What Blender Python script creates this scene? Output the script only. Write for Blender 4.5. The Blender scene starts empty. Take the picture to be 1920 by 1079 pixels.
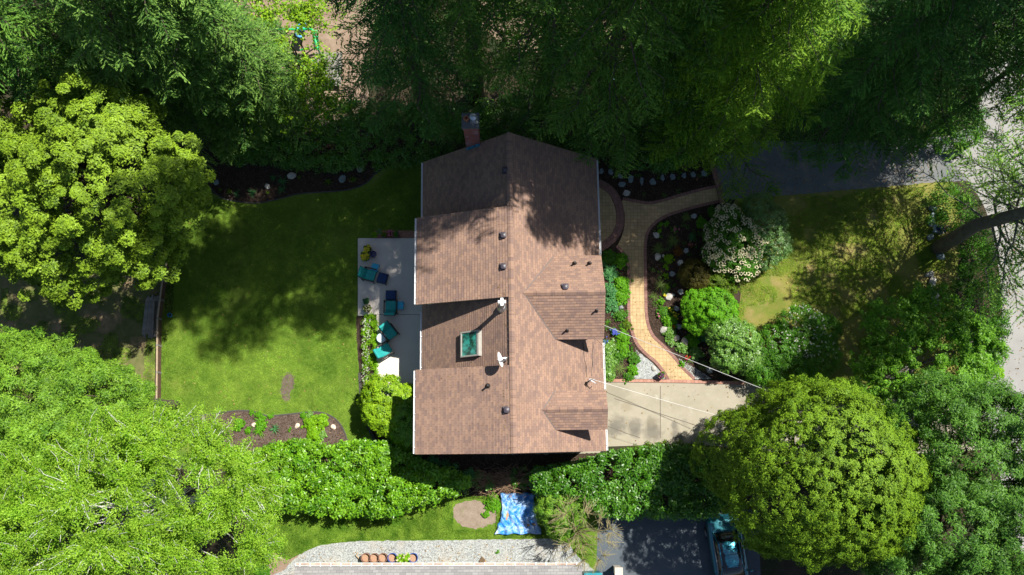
import bpy, bmesh, math, random
import numpy as np
random.seed(7); rng = np.random.default_rng(11)
S = bpy.context.scene
COL = S.collection

# ------------------------------------------------------------------ camera, sky, sun, exposure
F_PX, TILT, CAM_H = 1550.0, math.atan(290.0/1550.0), 46.0
cd = bpy.data.cameras.new('camera'); cam = bpy.data.objects.new('camera', cd); COL.objects.link(cam)
cam.location = (0, 0, CAM_H); cam.rotation_euler = (TILT, 0, 0)
cd.sensor_width = 36; cd.lens = 36*F_PX/1920; cd.clip_start = 0.5; cd.clip_end = 2000
S.camera = cam
SUNV = np.array([0.48, 0.36, 1.0])                    # towards the sun
w = bpy.data.worlds.new('World'); S.world = w; w.use_nodes = True
nt = w.node_tree; bg = nt.nodes['Background']
sky = nt.nodes.new('ShaderNodeTexSky'); sky.sky_type = 'NISHITA'; sky.sun_disc = False
sky.sun_elevation = math.atan2(1, math.hypot(.48, .36)); sky.sun_rotation = math.atan2(.48, .36)
nt.links.new(sky.outputs[0], bg.inputs[0]); bg.inputs[1].default_value = 0.062
sl = bpy.data.lights.new('sun', 'SUN'); sl.energy = 5.0; sl.angle = math.radians(0.5); sl.color = (1, .95, .86)
so = bpy.data.objects.new('sun', sl); COL.objects.link(so); so.location = (30, 20, 60)
from mathutils import Vector, Matrix
so.rotation_euler = Vector(SUNV).to_track_quat('Z', 'Y').to_euler()
S.view_settings.view_transform = 'Standard'; S.view_settings.look = 'None'
S.view_settings.exposure = 0.82; S.view_settings.gamma = 1
S.cycles.max_bounces = 6; S.cycles.diffuse_bounces = 2; S.cycles.transparent_max_bounces = 4
S.cycles.transmission_bounces = 3; S.cycles.caustics_reflective = False; S.cycles.caustics_refractive = False

# ------------------------------------------------------------------ where things stand: metres from the spot under the camera
CT, ST = math.cos(TILT), math.sin(TILT)
def W(px, py, h=0.0):
    """the place at height h seen at photo point px, py (vectorised)"""
    x = (np.asarray(px, float)-960)/F_PX; y = -(np.asarray(py, float)-539.5)/F_PX
    dy = y*CT+ST; dz = y*ST-CT
    t = (CAM_H-h)/-dz
    return np.stack([x*t, dy*t, np.zeros_like(x)+h], -1)
def PPM(h): return F_PX/(CAM_H-h)

# ------------------------------------------------------------------ properties
def tag(o, label=None, cat=None, group=None, kind=None):
    for k, v in (('label', label), ('category', cat), ('group', group), ('kind', kind)):
        if v: o[k] = v
    return o
def thing(name, label, cat, loc, rz=0, group=None):
    o = bpy.data.objects.new(name, None); COL.objects.link(o)
    o.location = tuple(float(v) for v in loc); o.rotation_euler = (0, 0, rz); o.empty_display_size = .2
    return tag(o, label, cat, group)
def dup(root, loc, rz, label, scale=None):
    def cp(o, par):
        c = o.copy(); COL.objects.link(c)
        c.parent = par
        for ch in o.children: cp(ch, c)
        return c
    r = cp(root, None); r.location = tuple(float(v) for v in loc); r.rotation_euler = (0, 0, rz); r['label'] = label
    if scale: r.scale = (scale,)*3
    return r

# ------------------------------------------------------------------ mesh builder
class MB:
    def __init__(s): s.v = []; s.f = []; s.uv = []
    def add(s, vs, fs, uvs=None):
        b = len(s.v); s.v += [tuple(map(float, p)) for p in vs]
        for i, f in enumerate(fs):
            s.f.append([b+k for k in f]); s.uv.append(uvs[i] if uvs else None)
        return s
    def box(s, c, d, rz=0, rx=0, ry=0):
        R = (Matrix.Rotation(rz, 3, 'Z') @ Matrix.Rotation(ry, 3, 'Y') @ Matrix.Rotation(rx, 3, 'X'))
        vs = [Vector(c)+R @ Vector((x*d[0]/2, y*d[1]/2, z*d[2]/2)) for x, y, z in
              ((-1,-1,-1),(1,-1,-1),(1,1,-1),(-1,1,-1),(-1,-1,1),(1,-1,1),(1,1,1),(-1,1,1))]
        return s.add(vs, [(3,2,1,0),(4,5,6,7),(0,1,5,4),(1,2,6,5),(2,3,7,6),(3,0,4,7)])
    def rbox(s, c, d, r=.03, rz=0, rx=0, ry=0, puff=0):
        """box with rounded rims: stacked inset rings"""
        R = (Matrix.Rotation(rz, 3, 'Z') @ Matrix.Rotation(ry, 3, 'Y') @ Matrix.Rotation(rx, 3, 'X'))
        n = 4; ring = []
        def loop(hx, hy, z, rr):
            out = []
            for cxx, cyy, a0 in ((1,1,0),(-1,1,90),(-1,-1,180),(1,-1,270)):
                for k in range(n):
                    a = math.radians(a0+90*k/(n-1))
                    out.append(Vector(c)+R @ Vector((cxx*(hx-rr)+rr*math.cos(a), cyy*(hy-rr)+rr*math.sin(a), z)))
            return out
        hx, hy, hz = d[0]/2, d[1]/2, d[2]/2; r = min(r, hx*.9, hy*.9, hz*.99)
        prof = [(hx-r, hy-r, -hz), (hx-r*.3, hy-r*.3, -hz+r*.3), (hx, hy, -hz+r), (hx, hy, hz-r), (hx-r*.3, hy-r*.3, hz-r*.3), (hx-r, hy-r, hz)]
        L = [loop(a, b, z, min(r*1.5, a*.9, b*.9)) for a, b, z in prof]
        vs = [p for l in L for p in l]; m = 4*n; fs = []
        for i in range(len(L)-1):
            for k in range(m): fs.append((i*m+k, i*m+(k+1) % m, (i+1)*m+(k+1) % m, (i+1)*m+k))
        fs.append(tuple(range(m))[::-1])
        if puff:
            vs.append(Vector(c)+R @ Vector((0, 0, hz+puff))); b = (len(L)-1)*m
            fs += [(b+k, b+(k+1) % m, len(vs)-1) for k in range(m)]
        else: fs.append(tuple((len(L)-1)*m+k for k in range(m)))
        return s.add(vs, fs)
    def tube(s, pts, rad, n=8, cap=True):
        pts = [Vector(p) for p in pts]
        if not hasattr(rad, '__len__'): rad = [rad]*len(pts)
        vs = []; up = Vector((0, 0, 1))
        for i, p in enumerate(pts):
            t = (pts[min(i+1, len(pts)-1)]-pts[max(i-1, 0)]).normalized()
            a = t.cross(up if abs(t.z) < .95 else Vector((1, 0, 0))).normalized(); b = t.cross(a)
            for k in range(n):
                q = 2*math.pi*k/n; vs.append(p+(a*math.cos(q)+b*math.sin(q))*rad[i])
        fs = []
        for i in range(len(pts)-1):
            for k in range(n): fs.append((i*n+k, i*n+(k+1) % n, (i+1)*n+(k+1) % n, (i+1)*n+k))
        if cap: fs += [tuple(range(n))[::-1], tuple((len(pts)-1)*n+k for k in range(n))]
        return s.add(vs, fs)
    def lathe(s, c, prof, n=20):
        vs = []
        for r, z in prof:
            for k in range(n):
                q = 2*math.pi*k/n; vs.append((c[0]+r*math.cos(q), c[1]+r*math.sin(q), c[2]+z))
        fs = []
        for i in range(len(prof)-1):
            for k in range(n): fs.append((i*n+k, i*n+(k+1) % n, (i+1)*n+(k+1) % n, (i+1)*n+k))
        fs += [tuple(range(n))[::-1], tuple((len(prof)-1)*n+k for k in range(n))]
        return s.add(vs, fs)
    def rock(s, c, r, sd=0, sub=2, rough=.25):
        bm = bmesh.new(); bmesh.ops.create_icosphere(bm, subdivisions=sub, radius=1)
        g = np.random.default_rng(sd); K = g.normal(size=(6, 3)); ph = g.uniform(0, 6, 6); rz = g.uniform(0, 3.1)
        # flattened facets: clip against random planes
        P = np.array([v.co for v in bm.verts])
        for k in range(9):
            n = g.normal(size=3); n /= np.linalg.norm(n); dd = g.uniform(.62, .92)
            q = P @ n; m = q > dd; P[m] -= np.outer(q[m]-dd, n)
        P *= (1+rough*.12*np.sin(P @ K.T*2+ph).sum(1)/2)[:, None]
        P *= np.array(r); ca, sa = math.cos(rz), math.sin(rz)
        P = np.stack([P[:, 0]*ca-P[:, 1]*sa, P[:, 0]*sa+P[:, 1]*ca, P[:, 2]], 1)+np.array(c)
        fs = [[v.index for v in f.verts] for f in bm.faces]; bm.free()
        return s.add(P, fs)
    def build(s, name, mat, parent=None, smooth=False, origin=None):
        me = bpy.data.meshes.new(name)
        off = np.zeros(3)
        rotinv = None
        if origin is not None: off = np.array(origin, float)
        v = np.array(s.v, float)-off
        me.from_pydata([tuple(p) for p in v], [], s.f)
        if any(u is not None for u in s.uv):
            ul = me.uv_layers.new(name='UVMap')
            i = 0
            for f, u in zip(s.f, s.uv):
                for k in range(len(f)):
                    ul.data[i].uv = u[k] if u is not None else (0, 0); i += 1
        me.materials.append(mat)
        if smooth: me.shade_smooth()
        o = bpy.data.objects.new(name, me); COL.objects.link(o)
        o.location = tuple(off)
        if parent is not None:
            o.parent = parent
            if origin is not None: o.location = (0, 0, 0)
        return o

# ------------------------------------------------------------------ materials
def new_mat(name):
    m = bpy.data.materials.new(name); m.use_nodes = True; t = m.node_tree
    return m, t, t.nodes['Principled BSDF']
def N(t, typ, **kw):
    n = t.nodes.new(typ)
    for k, v in kw.items(): setattr(n, k, v)
    return n
def rgb(c): return (c[0], c[1], c[2], 1)
def noise(t, scale, detail=6, rough=.6, coord='Object', dist=0, vec=None):
    n = N(t, 'ShaderNodeTexNoise'); n.inputs['Scale'].default_value = scale
    n.inputs['Detail'].default_value = detail; n.inputs['Roughness'].default_value = rough; n.inputs['Distortion'].default_value = dist
    if vec is None: tc = N(t, 'ShaderNodeTexCoord'); vec = tc.outputs[coord]
    t.links.new(vec, n.inputs['Vector']); return n
def ramp(t, fac, a, b, ca=(0, 0, 0), cb=(1, 1, 1)):
    r = N(t, 'ShaderNodeValToRGB'); r.color_ramp.elements[0].position = a; r.color_ramp.elements[1].position = b
    r.color_ramp.elements[0].color = rgb(ca); r.color_ramp.elements[1].color = rgb(cb)
    t.links.new(fac, r.inputs[0]); return r
def mix(t, fac, a, b, mode='MIX'):
    m = N(t, 'ShaderNodeMix', data_type='RGBA', blend_type=mode)
    for s, x in ((0, fac), (6, a), (7, b)):
        if hasattr(x, 'is_output'): t.links.new(x, m.inputs[s])
        elif s == 0: m.inputs[0].default_value = x
        else: m.inputs[s].default_value = rgb(x)
    return m.outputs[2]
def bump(t, bs, h, strength=.4, dist=.02):
    b = N(t, 'ShaderNodeBump'); b.inputs['Strength'].default_value = strength; b.inputs['Distance'].default_value = dist
    t.links.new(h, b.inputs['Height']); t.links.new(b.outputs[0], bs.inputs['Normal'])
def flat(name, c, rough=.6, metal=0, spec=.5, var=.12, scale=6):
    m, t, b = new_mat(name)
    n = noise(t, scale, 5); r = ramp(t, n.outputs[0], .3, .7, [x*(1-var) for x in c], [min(1, x*(1+var)) for x in c])
    t.links.new(r.outputs[0], b.inputs['Base Color']); b.inputs['Roughness'].default_value = rough
    b.inputs['Metallic'].default_value = metal; b.inputs['Specular IOR Level'].default_value = spec
    return m
def ground(name, layers, rough=.9, bscale=30, bstr=.6, bdist=.03):
    """layers: first (c1, c2, scale, lo, hi); the rest (colour, scale, lo, hi, amount)"""
    m, t, b = new_mat(name)
    c1, c2, sc, lo, hi = layers[0]
    n = noise(t, sc, 8, .65); col = ramp(t, n.outputs[0], lo, hi, c1, c2).outputs[0]
    for c, sc, lo, hi, am in layers[1:]:
        n = noise(t, sc, 6, .6, dist=.3)
        f = ramp(t, n.outputs[0], lo, hi, (0, 0, 0), (am,)*3).outputs[0]
        col = mix(t, f, col, c)
    t.links.new(col, b.inputs['Base Color']); b.inputs['Roughness'].default_value = rough; b.inputs['Specular IOR Level'].default_value = .25
    bn = noise(t, bscale, 4, .7); bump(t, b, bn.outputs[0], bstr, bdist)
    return m
def leaf_mat(name, dark, light, rough=.5, trans=.3, spec=.25, sat=True):
    if sat: dark, light = [(c[0]*.76, c[1]*1.0, c[2]*.45) for c in (dark, light)]
    m, t, b = new_mat(name)
    a = N(t, 'ShaderNodeAttribute', attribute_name='tone')
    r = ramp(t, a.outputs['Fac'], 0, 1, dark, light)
    n = noise(t, .8, 3); h = N(t, 'ShaderNodeHueSaturation')
    mr = N(t, 'ShaderNodeMapRange'); mr.inputs[1].default_value = .3; mr.inputs[2].default_value = .7
    mr.inputs[3].default_value = .8; mr.inputs[4].default_value = 1.2
    t.links.new(n.outputs[0], mr.inputs[0]); t.links.new(mr.outputs[0], h.inputs['Value']); t.links.new(r.outputs[0], h.inputs['Color'])
    t.links.new(h.outputs[0], b.inputs['Base Color']); b.inputs['Roughness'].default_value = rough; b.inputs['Specular IOR Level'].default_value = spec
    tr = N(t, 'ShaderNodeBsdfTranslucent'); mc = mix(t, 1.0, h.outputs[0], (1.0, 1.2, .4), 'MULTIPLY'); t.links.new(mc, tr.inputs[0])
    ms = N(t, 'ShaderNodeMixShader'); ms.inputs[0].default_value = trans
    t.links.new(b.outputs[0], ms.inputs[1]); t.links.new(tr.outputs[0], ms.inputs[2])
    t.links.new(ms.outputs[0], t.nodes['Material Output'].inputs[0])
    return m
def brick_mat(name, c1, c2, mortar, bw, bh, ms=.01, coord='Object', rot=0, rough=.85, var=None, off=.5, bstr=.5, patch=None):
    m, t, b = new_mat(name)
    tc = N(t, 'ShaderNodeTexCoord'); mp = N(t, 'ShaderNodeMapping'); mp.inputs['Rotation'].default_value = (0, 0, rot)
    t.links.new(tc.outputs[coord], mp.inputs[0])
    br = N(t, 'ShaderNodeTexBrick'); br.offset = off
    br.inputs['Scale'].default_value = 1; br.inputs['Brick Width'].default_value = bw; br.inputs['Row Height'].default_value = bh
    br.inputs['Mortar Size'].default_value = ms; br.inputs['Mortar Smooth'].default_value = .3; br.inputs['Bias'].default_value = 0
    br.inputs['Color1'].default_value = rgb(c1); br.inputs['Color2'].default_value = rgb(c2); br.inputs['Mortar'].default_value = rgb(mortar)
    t.links.new(mp.outputs[0], br.inputs[0]); col = br.outputs[0]
    n = noise(t, 1.2, 5, vec=mp.outputs[0]); f = ramp(t, n.outputs[0], .3, .75, (.78, .78, .78), (1.12, 1.12, 1.12)); col = mix(t, 1.0, col, f.outputs[0], 'MULTIPLY')
    n2 = noise(t, 45, 3, vec=mp.outputs[0]); f2 = ramp(t, n2.outputs[0], .3, .7, (.82, .82, .82), (1.15, 1.15, 1.15)); col = mix(t, 1.0, col, f2.outputs[0], 'MULTIPLY')
    if patch:
        n3 = noise(t, patch[1], 5, vec=mp.outputs[0]); f3 = ramp(t, n3.outputs[0], patch[2], patch[3], (0, 0, 0), (patch[4],)*3); col = mix(t, f3.outputs[0], col, patch[0])
    t.links.new(col, b.inputs['Base Color']); b.inputs['Roughness'].default_value = rough; b.inputs['Specular IOR Level'].default_value = .25
    bump(t, b, br.outputs[1], -bstr, .01)
    return m

# ------------------------------------------------------------------ sheets on the ground
def smooth_poly(P, closed=True, sub=5):
    P = np.asarray(P, float); n = len(P); out = []
    rngi = range(n) if closed else range(n-1)
    for i in rngi:
        p0 = P[(i-1) % n] if closed or i > 0 else P[i]; p1 = P[i]; p2 = P[(i+1) % n]
        p3 = P[(i+2) % n] if closed or i+2 < n else P[(i+1) % n]
        for k in range(sub):
            t = k/sub
            out.append(.5*((2*p1)+(-p0+p2)*t+(2*p0-5*p1+4*p2-p3)*t*t+(-p0+3*p1-3*p2+p3)*t**3))
    if not closed: out.append(P[-1])
    return np.array(out)
def sheet(name, px, z, mat, smooth=True, jitter=0, kind='structure', h=0):
    P = W([p[0] for p in px], [p[1] for p in px], h)[:, :2]
    if smooth: P = smooth_poly(P, True, 6)
    if jitter:
        if len(P) < 400:
            Q = []
            for i in range(len(P)):
                a, b = P[i], P[(i+1) % len(P)]; m = max(1, int(np.linalg.norm(b-a)/.12))
                Q += [a+(b-a)*k/m for k in range(m)]
            P = np.array(Q)
        P = P+rng.normal(0, jitter, P.shape)
    bm = bmesh.new()
    vs = [bm.verts.new((p[0], p[1], z)) for p in P]
    f = bm.faces.new(vs); f.normal_update()
    if f.normal.z < 0: f.normal_flip()
    bmesh.ops.triangulate(bm, faces=[f])
    me = bpy.data.meshes.new(name); bm.to_mesh(me); bm.free(); me.materials.append(mat)
    o = bpy.data.objects.new(name, me); COL.objects.link(o)
    if kind: o['kind'] = kind
    return o
def ribbon_mb(P, width, z, th=0, side=0):
    """strip along a ground polyline (metres), with UVs in metres along it"""
    P = np.asarray(P, float); m = MB(); T = np.gradient(P, axis=0); T /= np.linalg.norm(T, axis=1)[:, None]+1e-9
    Nn = np.stack([-T[:, 1], T[:, 0]], 1)
    a = P+Nn*width*(.5+side*.5); b = P-Nn*width*(.5-side*.5)
    s = np.r_[0, np.cumsum(np.linalg.norm(np.diff(P, axis=0), axis=1))]
    for i in range(len(P)-1):
        m.add([(b[i][0], b[i][1], z), (b[i+1][0], b[i+1][1], z), (a[i+1][0], a[i+1][1], z), (a[i][0], a[i][1], z)], [(0, 1, 2, 3)],
              [[(s[i], 0), (s[i+1], 0), (s[i+1], width), (s[i], width)]])
        if th:
            for q in (a, b):
                m.add([(q[i][0], q[i][1], z), (q[i+1][0], q[i+1][1], z), (q[i+1][0], q[i+1][1], z-th), (q[i][0], q[i][1], z-th)], [(0, 1, 2, 3)])
    return m

# ------------------------------------------------------------------ foliage
def unit(a): return a/(np.linalg.norm(a, axis=-1, keepdims=True)+1e-9)
def leaves(name, C, Nn, D, L, Wd, tone, mat, parent=None, fold=.15):
    C = np.asarray(C, float); n = len(C); L = np.broadcast_to(L, n)[:, None]; Wd = np.broadcast_to(Wd, n)[:, None]
    Nn = unit(Nn); D = unit(D-Nn*(D*Nn).sum(1)[:, None]); Sd = np.cross(Nn, D)
    off = np.array(parent.location) if parent is not None else np.zeros(3)
    C = C-off
    V = np.stack([C-D*L/2, C-Sd*Wd/2+Nn*L*fold-D*L*.05, C+D*L/2, C+Sd*Wd/2+Nn*L*fold-D*L*.05], 1).reshape(-1, 3)
    me = bpy.data.meshes.new(name)
    me.vertices.add(4*n); me.vertices.foreach_set('co', V.astype(np.float32).ravel())
    me.loops.add(4*n); me.loops.foreach_set('vertex_index', np.arange(4*n, dtype=np.int32))
    me.polygons.add(n); me.polygons.foreach_set('loop_start', np.arange(0, 4*n, 4, dtype=np.int32))
    me.update(calc_edges=True)
    a = me.attributes.new('tone', 'FLOAT', 'FACE'); a.data.foreach_set('value', np.clip(np.broadcast_to(tone, n), 0, 1).astype(np.float32))
    me.materials.append(mat)
    o = bpy.data.objects.new(name, me); COL.objects.link(o)
    if parent is not None: o.parent = parent
    return o
class Fol:
    """gathers leaf arrays"""
    def __init__(s): s.a = []
    def put(s, C, Nn, D, L, Wd, T): 
        n = len(C); s.a.append((C, Nn, D, np.broadcast_to(L, n), np.broadcast_to(Wd, n), np.broadcast_to(T, n)))
    def puffs(s, C, r, n, L, Wd, zs=.7, up=.7, out=.7, rnd=.5, tone=None, tvar=.18, lead=0.0, droop=0.0, shell=.5, tip=0.0, cn=None, cnw=0.0):
        """n leaves round each centre; r may be an array"""
        C = np.asarray(C, float); K = len(C); r = np.broadcast_to(r, K)
        d = unit(rng.normal(size=(K, n, 3))); d[..., 2] = np.where(rng.random((K, n)) < .75, np.abs(d[..., 2]), d[..., 2])
        if cn is not None: d = unit(d+np.asarray(cn)[:, None]*cnw*.6)
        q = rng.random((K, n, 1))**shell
        o = d*q; o[..., 2] *= zs; P = C[:, None]+o*r[:, None, None]
        Nn = d*out+np.array([0, 0, up])+rng.normal(size=d.shape)*rnd
        if cn is not None: Nn = Nn+np.asarray(cn)[:, None]*cnw
        D = d*lead+rng.normal(size=d.shape); D[..., 2] -= droop
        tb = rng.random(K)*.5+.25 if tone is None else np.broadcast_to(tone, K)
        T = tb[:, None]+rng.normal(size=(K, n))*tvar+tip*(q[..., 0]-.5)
        s.put(P.reshape(-1, 3), Nn.reshape(-1, 3), D.reshape(-1, 3), (L*rng.uniform(.7, 1.3, K*n)), (Wd*rng.uniform(.7, 1.3, K*n)), T.ravel())
    def build(s, name, mat, parent=None, fold=.15):
        A = [np.concatenate([x[i] for x in s.a]) for i in range(6)]
        return leaves(name, *A, mat, parent, fold)
def vn(x, y, s, seed=0):
    """smooth value noise 0..1"""
    x = np.asarray(x)/s+1000; y = np.asarray(y)/s+1000; xi = np.floor(x); yi = np.floor(y); fx = x-xi; fy = y-yi
    fx = fx*fx*(3-2*fx); fy = fy*fy*(3-2*fy)
    def hsh(a, b): v = np.sin(a*127.1+b*311.7+seed*74.7)*43758.5453; return v-np.floor(v)
    return (hsh(xi, yi)*(1-fx)+hsh(xi+1, yi)*fx)*(1-fy)+(hsh(xi, yi+1)*(1-fx)+hsh(xi+1, yi+1)*fx)*fy
def lobe_points(lobes, n, rmin=.8, rmax=1.02, zlo=-.35):
    """points near the skin of a union of ellipsoids [(centre, radii)]"""
    out = []; wts = np.array([np.prod(r)**(2/3) for c, r in lobes]); wts /= wts.sum()
    while sum(map(len, out)) < n:
        k = rng.choice(len(lobes), n*2, p=wts); c = np.array([lobes[i][0] for i in k]); r = np.array([lobes[i][1] for i in k])
        d = unit(rng.normal(size=(len(k), 3))); ok = d[:, 2] > zlo
        q = rng.uniform(rmin, rmax, len(k))[:, None]; p = c+d*r*q
        for j, (cc, rr) in enumerate(lobes):
            inside = (((p-np.array(cc))/np.array(rr))**2).sum(1) < (rmin*.9)**2
            ok &= ~(inside & (k != j))
        out.append(p[ok])
    return np.concatenate(out)[:n]
def lobe_normals(P, lobes):
    best = np.full(len(P), 1e9); out = np.zeros_like(P)
    for c, r in lobes:
        d = (P-np.array(c))/np.array(r); q = np.linalg.norm(d, axis=1); m = q < best; best[m] = q[m]; out[m] = unit(d/np.array(r))[m]
    return out
def in_poly(P, poly):
    x, y = P[:, 0], P[:, 1]; c = np.zeros(len(P), bool); n = len(poly)
    for i in range(n):
        x1, y1 = poly[i]; x2, y2 = poly[(i+1) % n]
        m = ((y1 > y) != (y2 > y)) & (x < (x2-x1)*(y-y1)/(y2-y1+1e-12)+x1); c ^= m
    return c
def poly_points(poly, n):
    lo = poly.min(0); hi = poly.max(0); out = []
    while sum(map(len, out)) < n:
        p = rng.uniform(lo, hi, (n*2, 2)); out.append(p[in_poly(p, poly)])
    return np.concatenate(out)[:n]
def edge_points(poly, n):
    i = rng.integers(0, len(poly), n*1); a = poly[i]; b = poly[(i+1) % len(poly)]
    L = np.linalg.norm(poly-np.roll(poly, -1, 0), axis=1); i = rng.choice(len(poly), n, p=L/L.sum())
    t = rng.random(n)[:, None]; return poly[i]*(1-t)+np.roll(poly, -1, 0)[i]*t
def area(poly): x, y = poly[:, 0], poly[:, 1]; return abs((x*np.roll(y, -1)-y*np.roll(x, -1)).sum())/2

# ================================================================== THE GROUND
M = {}
M['soil'] = ground('soil', [((.022, .014, .010), (.06, .04, .028), 3, .3, .7), ((.09, .065, .05), 14, .55, .8, .6), ((.02, .03, .012), 1.1, .6, .8, .5)], bscale=22, bstr=1, bdist=.05)
M['forest'] = ground('forest_floor', [((.03, .024, .014), (.07, .05, .03), 1.5, .3, .7), ((.02, .035, .012), .7, .45, .6, .8), ((.10, .07, .045), 18, .6, .8, .5)], bscale=14, bstr=1, bdist=.08)
M['lawn'] = ground('lawn_grass', [((.07, .15, .012), (.15, .25, .025), .45, .3, .72), ((.25, .26, .06), .55, .52, .75, .7), ((.34, .28, .11), 1.6, .62, .8, .6), ((.06, .11, .010), 5, .48, .75, .45), ((.16, .23, .05), 26, .5, .75, .55), ((.05, .07, .015), 60, .5, .75, .5)], bscale=55, bstr=1, bdist=.035)
M['lawn2'] = ground('side_lawn_grass', [((.08, .16, .012), (.15, .25, .02), .8, .3, .7), ((.045, .09, .008), 5, .45, .7, .7), ((.15, .24, .03), 26, .5, .75, .5)], bscale=50, bstr=1, bdist=.05)
M['drylawn'] = ground('dry_grass', [((.12, .15, .02), (.23, .22, .05), .6, .3, .65), ((.34, .24, .12), .7, .52, .72, .8), ((.10, .17, .015), 1.0, .48, .68, .8), ((.12, .09, .04), 30, .5, .75, .5)], bscale=50, bstr=1, bdist=.035)
M['dirt'] = ground('bare_dirt', [((.17, .115, .08), (.30, .225, .165), 1.2, .3, .7), ((.10, .07, .045), 5, .5, .8, .6), ((.40, .33, .27), 20, .55, .8, .4)], bscale=20, bstr=.6)
M['patch'] = ground('worn_earth', [((.09, .065, .05), (.16, .125, .10), 5, .3, .7), ((.05, .035, .025), 20, .5, .8, .5), ((.09, .13, .03), 3, .55, .7, .7)], bscale=40, bstr=.8)
M['concrete'] = ground('driveway_concrete', [((.27, .245, .185), (.33, .30, .235), 1.2, .3, .7), ((.13, .125, .11), .55, .6, .73, .8), ((.44, .42, .36), 1.8, .6, .75, .6), ((.20, .18, .14), 8, .55, .8, .35), ((.25, .23, .18), 60, .5, .7, .35)], rough=.85, bscale=60, bstr=.25, bdist=.01)
M['patio'] = ground('patio_concrete', [((.60, .54, .49), (.66, .60, .55), 1.5, .3, .7), ((.48, .42, .37), 3, .55, .8, .3), ((.43, .38, .34), 50, .5, .7, .3)], rough=.8, bscale=70, bstr=.15, bdist=.006)
M['asphalt'] = ground('asphalt', [((.065, .085, .105), (.10, .115, .13), 1, .3, .7), ((.11, .10, .085), 1.2, .62, .8, .5), ((.03, .033, .036), 50, .5, .7, .5)], rough=.85, bscale=80, bstr=.4, bdist=.01)
M['road'] = ground('road_asphalt', [((.22, .215, .205), (.29, .285, .275), .7, .3, .7), ((.38, .28, .20), 1.6, .66, .8, .5), ((.16, .16, .155), 50, .5, .7, .5)], rough=.85, bscale=80, bstr=.4, bdist=.01)
def stains(m, spots):
    t = m.node_tree; b = t.nodes['Principled BSDF']; col = b.inputs['Base Color'].links[0].from_socket
    tc = N(t, 'ShaderNodeTexCoord'); nn = noise(t, 3.5, 5, .6)
    for px, py, r, c in spots:
        p = W(px, py); d = N(t, 'ShaderNodeVectorMath', operation='DISTANCE'); t.links.new(tc.outputs['Object'], d.inputs[0]); d.inputs[1].default_value = (p[0], p[1], .008)
        ad = N(t, 'ShaderNodeMath', operation='MULTIPLY_ADD'); t.links.new(nn.outputs[0], ad.inputs[0]); ad.inputs[1].default_value = r*1.6; t.links.new(d.outputs['Value'], ad.inputs[2])
        mr = N(t, 'ShaderNodeMapRange'); mr.inputs[1].default_value = r*1.3; mr.inputs[2].default_value = r*2.1; mr.inputs[3].default_value = .75; mr.inputs[4].default_value = 0; t.links.new(ad.outputs[0], mr.inputs[0])
        col = mix(t, mr.outputs[0], col, c)
    t.links.new(col, b.inputs['Base Color'])
dk = (.13, .12, .10)
stains(M['concrete'], [(1157, 797, .5, dk), (1150, 806, .4, dk), (1190, 800, .45, dk), (1192, 812, .3, dk), (1222, 795, .4, (.17, .15, .11)), (1224, 812, .5, dk), (1264, 798, .22, dk), (1266, 815, .28, dk), (1276, 822, .2, dk), (1150, 740, .8, (.22, .20, .15)), (1175, 762, .3, (.24, .21, .15))])
def gravel_mat():
    m, t, b = new_mat('gravel')
    tc = N(t, 'ShaderNodeTexCoord'); v = N(t, 'ShaderNodeTexVoronoi'); v.inputs['Scale'].default_value = 26
    t.links.new(tc.outputs['Object'], v.inputs['Vector'])
    sep = N(t, 'ShaderNodeSeparateColor'); t.links.new(v.outputs['Color'], sep.inputs[0])
    r = ramp(t, sep.outputs[0], 0, 1, (.13, .14, .14), (.40, .42, .41)); n = noise(t, .9, 4)
    f = ramp(t, n.outputs[0], .5, .8, (0, 0, 0), (.6,)*3); col = mix(t, f.outputs[0], r.outputs[0], (.36, .30, .22))
    t.links.new(col, b.inputs['Base Color']); b.inputs['Roughness'].default_value = .8
    bump(t, b, v.outputs['Distance'], -1, .03); return m
M['gravel'] = gravel_mat()

g = bpy.data.meshes.new('ground'); g.from_pydata([(-260, -220, 0), (260, -220, 0), (260, 300, 0), (-260, 300, 0)], [], [(0, 1, 2, 3)]); g.materials.append(M['forest'])
go = bpy.data.objects.new('ground', g); COL.objects.link(go); go['kind'] = 'structure'
LV = .004
sheet('back_yard_dirt', [(330, -90), (620, -100), (720, -80), (705, 40), (680, 130), (690, 200), (600, 235), (470, 215), (380, 120), (340, 20)], LV, M['dirt'], jitter=.02)
sheet('bare_earth', [(860, -80), (1330, -80), (1330, 80), (1250, 130), (1100, 110), (960, 90), (880, 20)], LV, M['dirt'], jitter=.02)
sheet('neighbour_grass', [(-60, 480), (302, 500), (302, 800), (200, 850), (-60, 850)], LV, ground('rough_grass', [((.09, .10, .03), (.16, .16, .06), .8, .3, .7), ((.33, .22, .13), .7, .5, .66, .85), ((.06, .10, .015), 5, .5, .7, .6), ((.10, .07, .04), 30, .5, .7, .5)], bscale=50, bstr=1, bdist=.03), smooth=False)
sheet('lawn', [(300, 880), (300, 640), (303, 480), (322, 395), (360, 330), (400, 300), (760, 270), (815, 280), (815, 880)], LV, M['lawn'], smooth=False)
bed1 = [(385, 270), (392, 350), (415, 371), (450, 379), (485, 381), (525, 373), (560, 364), (600, 361), (650, 357), (685, 345), (705, 325), (730, 308), (800, 300), (800, 265), (600, 250)]
sheet('flower_bed', bed1, 2*LV, M['soil'], jitter=.012)
bed2 = [(352, 783), (400, 776), (450, 770), (480, 773), (505, 780), (560, 775), (595, 773), (618, 779), (636, 793), (648, 815), (652, 840), (600, 880), (450, 880), (380, 830)]
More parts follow.
